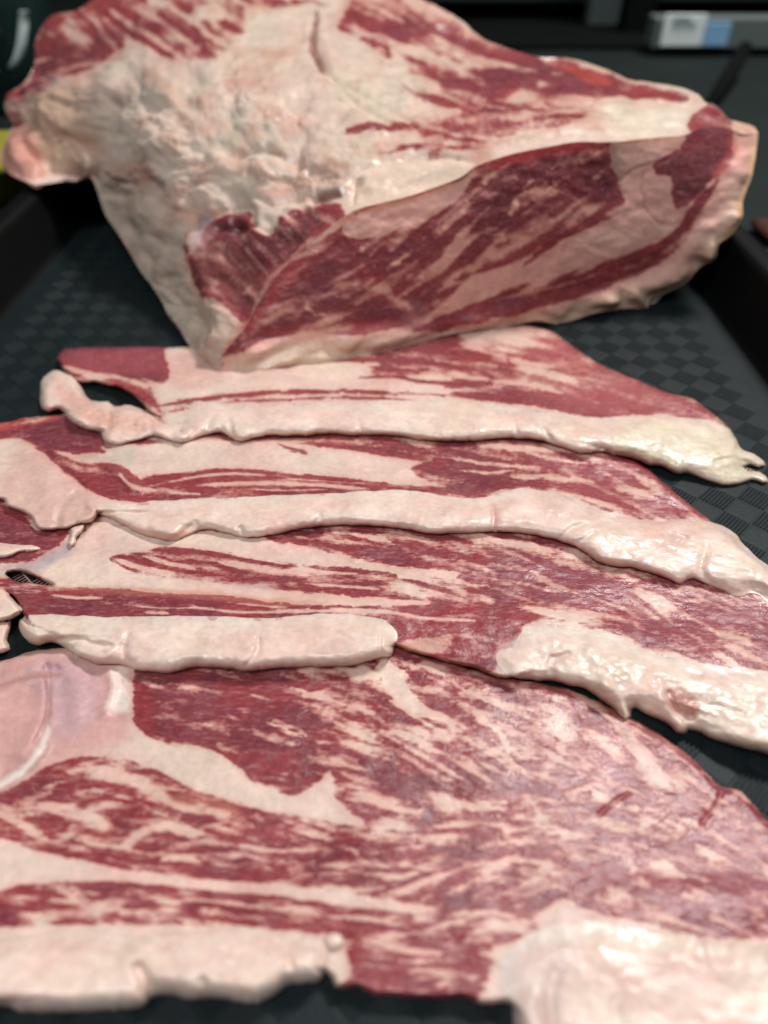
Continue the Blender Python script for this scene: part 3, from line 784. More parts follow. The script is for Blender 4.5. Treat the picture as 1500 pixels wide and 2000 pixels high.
R3R = [(968, 1288), (975, 1270), (1000, 1264), (1012, 1244), (1032, 1222), (1080, 1220), (1140, 1228), (1200, 1242), (1260, 1268), (1340, 1290), (1400, 1300), (1460, 1306), (1500, 1312), (1640, 1350), (1640, 1560), (1560, 1500), (1500, 1474),
       (1450, 1460), (1400, 1446), (1368, 1432), (1346, 1424), (1338, 1432), (1322, 1431), (1306, 1416), (1288, 1408), (1262, 1396), (1240, 1384), (1233, 1388), (1231, 1402), (1222, 1407), (1208, 1394), (1180, 1370), (1150, 1350), (1112, 1338), (1078, 1330), (1040, 1329), (1008, 1325), (984, 1311)]
def r3r(P):
    P.tint([(1300, 1350), (1355, 1355), (1362, 1385), (1340, 1400), (1310, 1385)], 'f', s2l((190, 110, 96)), 0.7, 9)
    P.tint([(1420, 1440), (1500, 1450), (1640, 1520), (1640, 1560), (1500, 1480)], 'f', s2l((206, 200, 168)), 0.7, 12)
sheet('fat_rim', R3R, [(1000, 1290, 9.5), (1150, 1280, 10.5), (1300, 1340, 10.5), (1500, 1390, 10.5), (1600, 1430, 10.5), (1220, 1395, 7), (1330, 1425, 7)], fatpaint(75, 0.35, r3r), M_FAT, t3, o3, blend=38, step=2.5, w=32, seed=19, rough=0.00035, lump=(0.0007, 0.009), jit=3,
      grooves=[([(1078, 1285), (1076, 1300), (1080, 1326)], 6, 1.2), ([(1078, 1288), (1110, 1278)], 5, .8), ([(1305, 1355), (1325, 1390), (1352, 1400)], 8, 1.8), ([(1340, 1405), (1390, 1380), (1450, 1395)], 6, .6), ([(1340, 1310), (1370, 1318)], 5, .6)],
      ridges=[([(1180, 1330), (1205, 1365), (1222, 1400)], 12, .9), ([(1290, 1370), (1310, 1400), (1330, 1422)], 12, .9)])

# ------------------------------------------------------------------ SLICE 2
t2, o2 = slice_thing('second raw slice from the joint, long unbroken pale rim and fat flap at left', 700, 960)
S2 = [(-120, 842), (0, 826), (60, 814), (115, 810), (200, 800), (400, 800), (800, 805), (1000, 815), (1100, 850), (1180, 880), (1230, 897), (1262, 914), (1300, 947), (1345, 984), (1385, 1014), (1425, 1049), (1465, 1084), (1510, 1118),
      (1580, 1170), (1590, 1200), (1500, 1150), (1400, 1110), (1250, 1080), (1150, 1050), (1050, 1025), (900, 1012), (700, 1000), (400, 1005), (270, 1000), (215, 1000), (192, 1003), (184, 1018), (150, 1026), (120, 1033), (76, 1034), (62, 1016), (45, 1002), (12, 990), (8, 977), (-120, 965)]
def p2(g):
    P = Paint(g, -0.5, 1.0, [(50, 850, -5), (100, 950, 30), (230, 945, 15), (500, 940, 1), (500, 880, 5), (800, 950, 3), (850, 900, 10), (1000, 930, 8), (1150, 930, 18), (1250, 980, 28), (1400, 1050, 38)],
              seed=24, coarse=(2, 22), fine=(1, 12))
    P.region([(1100, 880), (1200, 890), (1280, 930), (1400, 1030), (1300, 1020), (1180, 1000), (1060, 960), (1040, 910)], -0.85, 0.7, 25)
    P.region([(-130, 850), (20, 855), (100, 880), (190, 885), (260, 870), (420, 862), (600, 868), (720, 885), (800, 898), (840, 905), (800, 915), (830, 940), (870, 952), (780, 948), (700, 938), (600, 928), (520, 920), (420, 916), (300, 930), (262, 935), (240, 915), (200, 905), (160, 905),
              (130, 890), (90, 882), (130, 930), (160, 950), (200, 968), (260, 980), (300, 1020), (-130, 1060)], 2.1, 0.28, 4, (3, 28))
    P.region([(-130, 860), (0, 850), (60, 830), (130, 812), (190, 838), (205, 868), (190, 882), (120, 880), (60, 862), (20, 858), (-130, 870)], -1.6, 0.4, 4, (2, 20))
    P.region([(72, 876), (100, 880), (140, 900), (180, 905), (225, 905), (255, 918), (275, 940), (300, 932), (420, 917), (520, 920), (600, 928), (700, 938), (820, 948), (900, 955), (820, 962), (760, 958), (640, 968), (560, 964), (450, 972), (300, 977), (240, 980), (190, 965), (160, 948), (130, 915)], -1.2, 0.55, 4, (3, 25))
    for pts, w in (([(290, 950), (360, 935), (440, 925), (520, 928)], 6), ([(380, 948), (480, 944), (600, 946), (720, 955)], 7), ([(330, 962), (390, 965)], 4), ([(500, 956), (560, 958), (640, 956)], 4), ([(560, 935), (640, 940), (740, 946)], 3), ([(230, 922), (258, 950), (300, 958)], 7)):
        P.stroke(pts, w, 1.3, 0.3, warp=(2, 30))
    for pts, w in (([(540, 868), (565, 878), (600, 886)], 8), ([(560, 862), (640, 868), (720, 878), (800, 892)], 10), ([(700, 862), (780, 872), (840, 885)], 8), ([(805, 915), (850, 905), (900, 905), (980, 912)], 16), ([(860, 930), (920, 935), (1000, 930)], 13),
                   ([(900, 958), (960, 948), (1060, 945), (1180, 965)], 18), ([(840, 952), (900, 962), (960, 972)], 10), ([(1160, 960), (1260, 975), (1340, 1005)], 22)):
        P.stroke(pts, w, -1.2, 0.5, warp=(4, 24))
    for pts, w in (([(880, 895), (960, 905), (1050, 912)], 8), ([(900, 918), (960, 922), (1000, 918)], 7), ([(1000, 930), (1080, 932), (1160, 942)], 9), ([(1200, 950), (1240, 962), (1290, 962)], 16), ([(1020, 880), (1080, 895), (1140, 905)], 6), ([(930, 868), (1000, 876), (1080, 880)], 9)):
        P.stroke(pts, w, 1.2, 0.5, warp=(4, 24))
    P.region([(960, 965), (1000, 955), (1040, 955), (1110, 966), (1180, 995), (1250, 1016), (1360, 1015), (1420, 1030), (1500, 1100), (1600, 1220), (900, 1060)], 1.9, 0.35, 5)
    P.tint([(0, 850), (60, 830), (130, 812), (200, 840), (190, 882), (60, 865)], 'l', PURP, 0.8, 8)
    P.tstroke([(-100, 850), (0, 830), (60, 818), (115, 813)], 22, 'l', s2l((200, 72, 66)), 0.95, 4)
    P.tint([(1060, 870), (1200, 890), (1420, 1040), (1300, 1015), (1100, 960)], 'l', s2l((168, 84, 92)), 0.75, 25)
    P.tstroke([(1180, 882), (1262, 914), (1345, 984), (1425, 1049), (1500, 1112)], 16, 'lf', s2l((172, 66, 70)), 0.8)
    P.tint([(0, 960), (60, 860), (160, 920), (190, 1000), (80, 1030)], 'f', FATPINK, 0.5, 20)
    P.tint([(150, 870), (260, 862), (250, 905), (170, 895)], 'f', s2l((196, 188, 172)), 0.5, 10)
    return P
sheet('marbled_lean', S2, [(0, 850, 4.0), (500, 820, 4.2), (1000, 830, 4.2), (0, 950, 8), (150, 1000, 9), (500, 900, 6), (500, 960, 8.5), (900, 900, 6), (900, 960, 8.5), (1200, 920, 4), (1350, 1000, 4.2), (1500, 1110, 4), (1100, 1000, 9), (1400, 1080, 8.5), (60, 1010, 8)],
      p2, M_LEAN, t2, o2, step=2.5, w=9, seed=24, rough=0.00025, lump=(0.00035, 0.014), jit=3,
      grooves=[([(90, 885), (140, 930), (165, 955)], 6, 1.2), ([(150, 960), (120, 990), (110, 1030)], 8, 1.0), ([(240, 980), (310, 990)], 6, .6)],
      ridges=[([(215, 915), (245, 935), (270, 955)], 12, 1.8), ([(175, 985), (185, 1000), (160, 1018)], 9, 1.2), ([(50, 880), (80, 930), (100, 990)], 20, .9)])
sheet('fat_strand', [(138, 1032), (152, 1026), (166, 1024), (160, 1040), (150, 1050), (148, 1062), (140, 1069), (131, 1062), (136, 1048)], [(150, 1035, 9), (140, 1062, 7.8)], fatpaint(81, 0.1), M_FAT, t2, o2, step=2, w=8, seed=3, jit=1)
R2 = [(186, 1001), (191, 988), (212, 982), (240, 985), (300, 979), (420, 973), (520, 968), (640, 963), (750, 958), (820, 960), (900, 973), (960, 968), (1000, 956), (1040, 955), (1100, 966), (1160, 991), (1220, 1011), (1290, 1018), (1360, 1015), (1420, 1031),
      (1450, 1060), (1478, 1090), (1505, 1106), (1580, 1160), (1580, 1262), (1530, 1200), (1500, 1178), (1484, 1162), (1465, 1158), (1440, 1163), (1392, 1146), (1352, 1130), (1330, 1141), (1300, 1130), (1240, 1110), (1200, 1106), (1160, 1092), (1122, 1066), (1100, 1059), (1060, 1048),
      (1000, 1040), (940, 1039), (900, 1041), (850, 1043), (800, 1035), (740, 1028), (680, 1025), (600, 1030), (540, 1043), (480, 1050), (440, 1042), (400, 1034), (340, 1056), (300, 1049), (270, 1040), (240, 1026), (215, 1012), (198, 1006)]
def r2(P):
    P.tstroke([(200, 1005), (260, 1035), (340, 1050), (400, 1032)], 16, 'f', s2l((206, 140, 116)), 0.55)
    P.tstroke([(1100, 1058), (1200, 1102), (1330, 1136), (1440, 1158)], 14, 'f', s2l((214, 158, 130)), 0.55)
    P.tstroke([(960, 985), (970, 1010), (966, 1035)], 20, 'f', FATPINK, 0.6)
sheet('fat_rim', R2, [(200, 1000, 9.5), (400, 1010, 10.8), (700, 1000, 11), (1000, 1010, 11), (1200, 1050, 11.5), (1400, 1100, 11.5), (1500, 1140, 10.5), (1560, 1200, 9)], fatpaint(82, 0.32, r2), M_FAT, t2, o2, blend=36, step=2.5, w=32, seed=25, rough=0.00026, lump=(0.00042, 0.013), jit=3,
      grooves=[([(955, 975), (965, 1005), (962, 1038)], 6, .8), ([(1090, 1058), (1120, 1030), (1180, 1018)], 5, .8), ([(1160, 1040), (1130, 1060)], 5, .6), ([(350, 1050), (380, 1020)], 6, .7), ([(475, 1048), (470, 1030)], 4, .8), ([(625, 1008), (610, 1028)], 5, .6), ([(1310, 1040), (1340, 1050), (1330, 1060)], 5, .7), ([(1400, 1030), (1440, 1050), (1470, 1085)], 6, .9), ([(1380, 1070), (1370, 1110), (1390, 1144)], 8, .7)],
      ridges=[([(1190, 1088), (1250, 1100), (1310, 1118)], 8, .5), ([(300, 1030), (340, 1038)], 10, .6)])

# ------------------------------------------------------------------ SLICE 1 (under the joint)
t1, o1 = slice_thing('farthest raw slice, lying under the meat joint with a hole near its looped left end', 760, 760)
S1 = [(112, 702), (118, 686), (140, 680), (200, 678), (300, 678), (370, 676), (440, 650), (600, 640), (800, 625), (900, 620), (1000, 632), (1070, 644), (1110, 671), (1150, 699), (1200, 724), (1250, 744), (1310, 769), (1350, 778), (1382, 800), (1412, 825), (1432, 850), (1440, 872),
      (1400, 890), (1300, 870), (1200, 855), (1100, 840), (900, 830), (600, 825), (440, 828), (385, 835), (350, 838), (320, 826), (296, 808), (284, 795), (264, 776), (232, 758), (190, 748), (152, 744), (124, 724)]
def p1(g):
    P = Paint(g, -0.4, 1.0, [(200, 700, 3), (260, 770, 25), (500, 760, -4), (700, 760, 1), (800, 700, 4), (950, 720, 6), (1100, 760, 8), (1250, 780, 15), (1350, 820, 22)],
              seed=17, coarse=(2, 20), fine=(1, 10))
    P.region([(1060, 640), (1200, 720), (1440, 840), (1440, 860), (1250, 812), (1120, 800), (1050, 760), (1020, 690)], -0.7, 0.42, 20)
    P.region([(110, 690), (130, 676), (330, 676), (380, 690), (360, 715), (330, 735), (300, 742), (240, 736), (190, 730), (150, 718), (118, 712)], -1.6, 0.4, 5)
    P.region([(330, 676), (460, 700), (700, 690), (740, 712), (720, 728), (900, 738), (860, 752), (900, 765), (820, 772), (600, 770), (460, 772), (380, 775), (320, 795), (300, 760), (330, 738)], 2.1, 0.28, 5)
    P.region([(430, 770), (900, 770), (960, 785), (800, 800), (300, 800)], 1.2, 0.5, 5)
    for pts, w in (([(125, 715), (190, 735), (260, 745), (310, 762)], 13),):
        P.stroke(pts, w, 1.6, 0.3)
    for pts, w in (([(200, 742), (250, 752), (280, 775), (310, 800)], 16), ([(300, 795), (360, 785), (440, 775), (540, 766), (680, 765), (780, 768), (870, 772)], 9), ([(330, 805), (420, 790), (560, 780), (720, 778), (840, 784)], 6), ([(700, 738), (770, 736), (820, 745), (900, 748)], 9),
                   ([(650, 706), (720, 702), (800, 706), (850, 714)], 11), ([(760, 690), (820, 680), (880, 690)], 9), ([(850, 698), (900, 702), (960, 700)], 9), ([(880, 740), (920, 750), (960, 745)], 12), ([(880, 768), (960, 778), (1040, 790), (1140, 800)], 16),
                   ([(930, 700), (970, 708), (1000, 712)], 9), ([(720, 716), (780, 722), (840, 724)], 6)):
        P.stroke(pts, w, -1.3, 0.45, warp=(3, 24))
    P.region([(880, 636), (980, 630), (1080, 640), (1060, 660), (980, 668), (900, 660)], 1.1, 0.5, 10)
    for pts, w in (([(900, 672), (960, 690), (1020, 706), (1080, 718)], 11), ([(1000, 720), (1060, 728), (1120, 745)], 10), ([(960, 745), (1040, 752), (1100, 770)], 8)):
        P.stroke(pts, w, 1.2, 0.5)
    P.region([(360, 800), (440, 788), (560, 790), (940, 784), (1160, 814), (1300, 812), (1440, 845), (1440, 900), (350, 860)], 1.9, 0.3, 4)
    P.tint([(1000, 640), (1080, 640), (1440, 840), (1300, 830), (1100, 800), (1000, 720)], 'l', s2l((182, 96, 98)), 0.85, 30)
    P.tint([(110, 690), (330, 676), (360, 715), (200, 735), (118, 712)], 'l', s2l((158, 76, 86)), 0.8, 8)
    P.tstroke([(112, 700), (150, 722), (200, 740), (270, 765), (300, 800)], 16, 'l', s2l((170, 56, 60)), 0.8)
    P.tint([(340, 690), (440, 700), (420, 750), (340, 760)], 'f', FATPINK, 0.6, 14)
    return P
sheet('marbled_lean', S1, [(130, 700, 5), (300, 700, 4), (600, 680, 3), (1000, 680, 3.5), (600, 760, 7), (1000, 760, 6.5), (300, 790, 8), (1200, 760, 4), (1400, 840, 4), (1100, 810, 8.5), (700, 800, 9)],
      p1, M_LEAN, t1, o1, step=2.5, w=8, seed=34, rough=0.0002, lump=(0.00035, 0.014), jit=3)
L1 = [(79, 748), (92, 730), (114, 722), (140, 734), (156, 750), (166, 770), (180, 783), (214, 784), (226, 796), (244, 790), (268, 794), (290, 808), (320, 818), (348, 826), (372, 832), (372, 852), (350, 866), (320, 857), (300, 851), (262, 862), (222, 869), (200, 857), (196, 846), (160, 836), (136, 820), (116, 800), (95, 806), (80, 797), (77, 770)]
def l1p(P):
    P.tstroke([(110, 740), (150, 790), (210, 820), (300, 830)], 40, 'f', s2l((222, 168, 152)), 0.7)
sheet('fat_loop', L1, [(100, 750, 7), (100, 790, 7), (180, 810, 9), (260, 830, 10), (340, 845, 10)], fatpaint(91, 0.5, l1p), M_FAT, t1, o1, blend=24, step=2.5, w=18, seed=35, rough=0.0002, lump=(0.0009, 0.010), jit=3,
      grooves=[([(205, 790), (215, 815), (200, 850)], 7, 1.0), ([(300, 815), (290, 850)], 6, .8)], ridges=[([(120, 800), (160, 820), (200, 835)], 10, .8)])
R1 = [(352, 842), (362, 820), (376, 800), (400, 789), (440, 787), (500, 796), (560, 790), (640, 785), (740, 782), (840, 782), (940, 786), (1040, 800), (1100, 808), (1160, 815), (1240, 812), (1300, 815), (1380, 820), (1425, 838), (1434, 856), (1450, 878), (1472, 886), (1490, 900), (1494, 910), (1482, 914),
      (1464, 908), (1452, 912), (1462, 920), (1482, 922), (1500, 934), (1502, 942), (1490, 945), (1470, 938), (1440, 945), (1410, 948), (1370, 935), (1342, 925), (1318, 925), (1290, 911), (1262, 908), (1240, 899), (1200, 890), (1180, 882), (1140, 886), (1110, 878), (1070, 865), (1052, 860), (1000, 857),
      (940, 860), (880, 862), (820, 858), (740, 850), (700, 850), (650, 848), (600, 850), (520, 852), (480, 862), (456, 860), (432, 847), (400, 851), (372, 860), (356, 862)]
def r1p(P):
    P.tint([(1250, 820), (1430, 845), (1500, 940), (1350, 930), (1200, 880)], 'f', s2l((222, 212, 182)), 0.6, 30)
    P.tstroke([(430, 845), (480, 858), (640, 848), (740, 850), (900, 860), (1060, 860)], 12, 'f', s2l((206, 150, 120)), 0.6)
sheet('fat_rim', R1, [(370, 830, 10), (450, 820, 11), (700, 815, 11), (1000, 830, 11), (1200, 850, 11), (1400, 890, 8), (1490, 905, 3.5), (1490, 938, 3.5)], fatpaint(92, 0.25, r1p), M_FAT, t1, o1, blend=34, step=2.5, w=28, seed=36, rough=0.0003, lump=(0.0004, 0.013), jit=3,
      grooves=[([(420, 800), (400, 850)], 7, .8), ([(440, 790), (450, 830), (455, 858)], 6, .8), ([(700, 820), (705, 848)], 5, .5), ([(1050, 820), (1070, 850), (1080, 864)], 6, .9), ([(1000, 805), (1010, 850)], 6, .7), ([(1455, 900), (1430, 895), (1400, 900)], 6, .9)])

# ------------------------------------------------------------------ THE JOINT
tb_loc = (0.03, 0.48, 0.0)
tb = thing('meat_joint', 'large raw marbled meat joint with a thick lumpy fat cap and a fresh cut face', 'meat joint', tb_loc)
OUT = [(432, 737), (400, 706), (372, 678), (350, 640), (324, 600), (300, 562), (270, 520), (240, 470), (207, 420), (195, 385), (182, 352), (172, 340), (150, 353), (120, 350), (95, 357), (70, 362), (45, 351), (20, 340), (5, 325), (0, 300),
       (12, 275), (18, 255), (30, 246), (22, 236), (12, 215), (15, 190), (28, 175), (45, 163), (62, 140), (70, 110), (68, 85), (78, 60), (95, 35), (115, 26), (150, 20), (180, 0), (230, -30), (320, -60), (450, -85), (600, -75), (720, -45), (800, -14), (850, 12),
       (900, 42), (940, 75), (985, 95), (1040, 110), (1090, 112), (1130, 118), (1180, 135), (1230, 155), (1300, 165), (1355, 180), (1378, 200), (1400, 208), (1422, 232), (1446, 238), (1474, 248), (1481, 262)]
CRE = [(1481, 262), (1450, 262), (1425, 252), (1400, 247), (1365, 252), (1335, 264), (1290, 268), (1200, 277), (1130, 277), (1080, 285), (1000, 301), (935, 323), (900, 346), (850, 366), (800, 383), (740, 398), (700, 408), (664, 428), (630, 455), (590, 490), (550, 530), (525, 562), (500, 602), (480, 640), (456, 668), (438, 690), (432, 712), (432, 737)]
BOT = [(432, 737), (480, 739), (520, 735), (570, 726), (640, 712), (700, 696), (780, 678), (860, 656), (940, 642), (1010, 632), (1050, 626), (1085, 632), (1120, 625), (1160, 610), (1200, 603), (1235, 601), (1262, 604), (1268, 586), (1300, 572), (1340, 548), (1366, 520), (1395, 505), (1400, 478), (1422, 462), (1444, 430), (1448, 395), (1465, 350), (1476, 300), (1481, 262)]
CREC = catmull(CRE, False, 6)
CY = [(481, 262)]
crease_depth = [(432, 737, .336), (432, 712, .338), (438, 690, .340), (480, 640, .347), (525, 562, .357), (590, 490, .367), (664, 428, .376), (740, 398, .384), (850, 366, .395), (935, 323, .402), (1080, 285, .416), (1200, 277, .429), (1335, 264, .447), (1425, 252, .462), (1481, 262, .480)]
outer_depth = crease_depth + [(372, 678, .368), (300, 562, .430), (207, 420, .515), (182, 352, .533), (150, 353, .530), (95, 357, .525), (70, 362, .517), (20, 340, .535), (0, 300, .567), (20, 215, .61), (70, 110, .65), (95, 35, .68), (230, -30, .70), (450, -85, .73), (720, -45, .70), (850, 12, .645),
                              (940, 75, .615), (1090, 112, .575), (1230, 155, .54), (1378, 200, .495), (1440, 238, .485), (80, 280, .560), (60, 200, .595), (200, 180, .555), (250, 90, .60), (130, 120, .62), (300, 130, .55), (250, 300, .495), (160, 290, .55), (400, 200, .49),
                              (400, 400, .430), (550, 300, .435), (620, 150, .51), (700, 250, .445), (500, 460, .398), (480, 540, .377), (420, 610, .371), (350, 500, .418), (600, 50, .60), (900, 200, .470), (1100, 220, .455), (800, 100, .56), (1000, 160, .51), (1230, 220, .47), (600, 390, .405), (300, 420, .455)]
cut_depth = crease_depth + [(520, 735, .341), (640, 712, .350), (780, 678, .366), (940, 642, .386), (1085, 632, .400), (1235, 601, .418), (1340, 548, .430), (1400, 478, .427), (1448, 395, .440), (1470, 320, .458),
                            (700, 560, .366), (900, 500, .386), (1100, 440, .405), (1300, 400, .430), (1200, 350, .426), (600, 620, .354)]
def tps(pts, X, Y, lam=0.02):
    P = np.array([(p[0] / 1000., p[1] / 1000.) for p in pts])
    dy = np.array([raydir(p[0], p[1])[1] for p in pts]); val = dy / np.array([p[2] for p in pts])   # 1/t
    def U(r2): return np.where(r2 > 1e-12, r2 * np.log(np.maximum(r2, 1e-12)), 0)
    n = len(P)
    K = U(((P[:, None] - P[None]) ** 2).sum(-1)) + lam * 0.001 * np.eye(n)
    A = np.zeros((n + 3, n + 3)); A[:n, :n] = K; A[:n, n] = 1; A[:n, n + 1:] = P; A[n, :n] = 1; A[n + 1:, :n] = P.T
    c = np.linalg.solve(A, np.concatenate([val, [0, 0, 0]]))
    x = X / 1000.; y = Y / 1000.
    r = c[n] + c[n + 1] * x + c[n + 2] * y
    for i in range(n): r = r + c[i] * U((x - P[i, 0]) ** 2 + (y - P[i, 1]) ** 2)
    return 1.0 / r

def block_part(name, outline, ctrl, P_fn, mat, step, dispfn, seed, jit):
    Q = np.vstack([catmull(o, False, 6)[:-1] for o in outline])
    x0, y0 = Q.min(0) - 12; x1, y1 = Q.max(0) + 12
    g = Grid(x0, y0, x1, y1, step)
    D, NX, NY = g.dist(Q, 40, True, True); ins = g.inside(Q)
    S = np.where(ins, D, -D); keep = S > -step * 0.8; snap = keep & (S < step * 0.35)
    X = np.where(snap, NX, g.X); Y = np.where(snap, NY, g.Y)
    t = tps(ctrl, X, Y)
    dx, dy, dz = raydir(X, Y)
    p = np.stack([dx * t, dy * t, H + dz * t], -1)
    du = np.gradient(p, axis=1); dv = np.gradient(p, axis=0)
    n = np.cross(du, dv); n /= np.linalg.norm(n, axis=-1, keepdims=True) + 1e-12
    view = p - np.array([0, 0, H]); sg = np.sign((n * view).sum(-1, keepdims=True)); n = -n * sg
    for k in range(3): n[..., k] = box(n[..., k], 4)
    col, fat = P_fn(g).done()
    dc = g.dist(CREC, 40, False)
    taper = sstep(dc / 26) * (0.35 + 0.65 * sstep(np.maximum(S, 0) / 24))
    h = dispfn(g, p, fat) * taper
    # round the silhouette over
    p = p + n * h[..., None]
    p[..., 2] = np.maximum(p[..., 2], 0.0006)
    used, Fc = grid_faces(keep)
    return new_mesh(name, p[used], Fc, mat, tb, tb_loc, True, col[used], fat[used])

def pout(g):
    P = Paint(g, 2.0, 0.3, [(200, 80, 60), (150, 150, -30), (400, 60, 25), (400, 100, 25), (800, 60, 30), (900, 130, 28), (950, 200, 6), (1100, 170, 18), (750, 260, -8), (450, 520, 50), (1200, 220, -3), (1050, 250, -6)], seed=51, coarse=(2, 14), fine=(1, 8), fat=s2l((222, 198, 180)))
    # dark lean at the far left, red fringe
    P.region([(10, 240), (10, 190), (60, 140), (66, 90), (95, 30), (180, -5), (330, -70), (520, -95), (500, -10), (560, -5), (640, 5), (560, 8), (480, 12), (470, 40), (440, 60), (410, 100), (340, 112), (300, 95), (262, 78), (230, 98), (190, 125), (150, 160), (110, 178), (60, 196), (44, 215), (42, 240)], -0.75, 0.9, 12, (9, 26))
    P.region([(270, -30), (480, -60), (480, 30), (470, 60), (430, 110), (340, 112), (280, 70)], -0.25, 1.0, 20)
    P.stroke([(375, 35), (400, 28), (425, 30)], 26, 2.0, 0.1)
    P.stroke([(265, 20), (290, 30), (300, 10)], 30, 1.0, 0.8)
    # fan of lean on the top right
    P.region([(668, 60), (680, 10), (700, -30), (800, -40), (850, 10), (900, 45), (985, 100), (1000, 130), (940, 120), (900, 118), (860, 108), (800, 85), (740, 66)], -0.45, 0.8, 8, (6, 30))
    P.region([(790, 0), (850, 5), (940, 70), (1000, 96), (1090, 112), (1080, 122), (1000, 112), (930, 95), (870, 62)], 0.7, 0.9, 6)
    P.region([(1090, 120), (1230, 160), (1350, 185), (1340, 200), (1230, 190), (1120, 185), (1000, 175), (900, 150)], 0.1, 0.95, 8, (6, 24))
    P.region([(700, 110), (820, 110), (940, 150), (1000, 190), (860, 170), (760, 150)], 0.35, 0.95, 20)
    P.region([(880, 140), (960, 130), (1090, 135), (1180, 150), (1230, 175), (1180, 200), (1100, 205), (1000, 225), (900, 235), (840, 230), (900, 215), (860, 190), (820, 175), (850, 165)], -0.6, 0.95, 14, (8, 30))
    for pts, w, v in (([(702, 80), (725, 84), (752, 94), (758, 106)], 18, -1.8), ([(800, 22), (850, 55), (900, 82), (950, 105)], 15, -1.3), ([(960, 106), (1010, 118), (1060, 130), (1090, 128)], 18, -1.3), ([(1085, 116), (1120, 134), (1160, 150), (1195, 160)], 20, -1.6),
                      ([(1190, 158), (1240, 172), (1290, 180), (1340, 192)], 12, -0.7), ([(1225, 182), (1240, 184), (1252, 176)], 16, -1.5), ([(1150, 200), (1180, 190), (1195, 185)], 12, -1.3), ([(780, 165), (820, 190), (860, 198), (930, 206)], 13, -1.3),
                      ([(675, 262), (710, 252), (760, 246), (820, 246), (900, 256)], 14, -1.5), ([(738, 306), (790, 292), (850, 284), (940, 282), (1060, 276)], 17, -1.5), ([(870, 270), (900, 266), (940, 268)], 7, -1.0), ([(700, 20), (740, 25), (800, 60)], 10, -1),
                      ([(1000, 215), (1060, 210), (1120, 210)], 8, -.9), ([(900, 150), (960, 160), (1040, 160)], 10, -.8)):
        P.stroke(pts, w, v, 0.7, soft=max(4, w * .6), warp=(6, 20))
    P.region([(830, 240), (900, 236), (1000, 226), (1150, 215), (1080, 262), (1000, 275), (900, 296), (830, 300)], 0.25, 1.0, 12)
    P.region([(935, 322), (1080, 284), (1060, 262), (960, 272), (860, 300)], 1.3, 0.5, 6)
    # side patch of lean
    P.region([(386, 540), (384, 500), (398, 455), (420, 428), (452, 415), (482, 402), (494, 425), (500, 446), (520, 462), (545, 450), (560, 430), (592, 420), (625, 415), (655, 402), (668, 425), (620, 458), (570, 510), (530, 555), (500, 600), (480, 628), (455, 600), (420, 580), (396, 562)], -1.0, 0.6, 10, (6, 22))
    P.region([(385, 425), (660, 400), (600, 500), (490, 625), (440, 600), (385, 560)], -0.95, 0.45, 8)
    P.region([(380, 395), (480, 385), (600, 375), (660, 385), (630, 402), (575, 420), (548, 452), (522, 466), (500, 450), (488, 412), (440, 420), (400, 445), (378, 500)], 2.0, 0.3, 7, (4, 22))
    P.region([(1346, 256), (1352, 230), (1370, 212), (1384, 203), (1402, 210), (1428, 236), (1430, 262)], -1.3, 0.4, 6)
    P.stroke([(478, 655), (520, 560), (580, 495), (640, 446)], 12, 0.2, 0.3)
    # small brown clefts
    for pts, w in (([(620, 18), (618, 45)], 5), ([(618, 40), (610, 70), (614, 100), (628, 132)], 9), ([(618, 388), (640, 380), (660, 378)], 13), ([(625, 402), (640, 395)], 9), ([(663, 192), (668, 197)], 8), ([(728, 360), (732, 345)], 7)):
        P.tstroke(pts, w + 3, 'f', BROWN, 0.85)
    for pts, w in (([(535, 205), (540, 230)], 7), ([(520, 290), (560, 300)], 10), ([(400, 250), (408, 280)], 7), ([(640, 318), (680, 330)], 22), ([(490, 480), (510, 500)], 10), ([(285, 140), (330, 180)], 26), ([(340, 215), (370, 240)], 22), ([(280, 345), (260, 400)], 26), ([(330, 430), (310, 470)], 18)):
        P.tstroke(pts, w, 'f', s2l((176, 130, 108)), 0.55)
    nn = fbm(g.X / 60, g.Y / 46, 61, 3)
    P._mix(P.fat, s2l((206, 150, 130)), np.clip(1.8 * nn - 0.1, 0, 1) * 0.75)
    P._mix(P.fat, s2l((204, 186, 170)), np.clip(-1.6 * nn - 0.1, 0, 1) * 0.6)
    P.tint([(60, 165), (110, 150), (128, 160), (90, 190), (62, 198)], 'lf', s2l((120, 108, 124)), 0.8, 6)
    P.tint([(190, 350), (260, 380), (350, 480), (440, 600), (450, 740), (380, 690), (280, 540), (200, 410)], 'f', s2l((196, 174, 156)), 0.75, 40)  # darker lower left side, its shade put into the fat colour
    P.tint([(50, 210), (160, 180), (180, 330), (60, 300)], 'f', s2l((190, 152, 126)), 0.75, 24)
    P.tint([(0, 270), (60, 250), (90, 360), (0, 350)], 'f', s2l((214, 140, 124)), 0.75, 14)
    P.tint([(110, 335), (180, 320), (190, 350), (110, 362)], 'f', s2l((120, 72, 62)), 0.75, 12)  # dark tint paints in the shade under the lobe
    P.tint([(10, 170), (45, 165), (50, 235), (15, 240)], 'l', s2l((160, 46, 44)), 0.9, 8)
    P.tint([(66, 60), (110, 20), (240, -20), (420, -60), (420, 0), (200, 60), (90, 110)], 'l', s2l((165, 55, 55)), 0.75, 16)
    P.tint([(100, 90), (250, 60), (220, 120), (120, 170), (60, 180)], 'l', s2l((112, 48, 52)), 0.7, 16)
    P.tint([(384, 430), (415, 425), (410, 470), (388, 500)], 'lf', s2l((165, 150, 160)), 0.7, 6)
    P.tint([(386, 500), (480, 500), (500, 600), (400, 570)], 'l', s2l((120, 66, 62)), 0.8, 14)
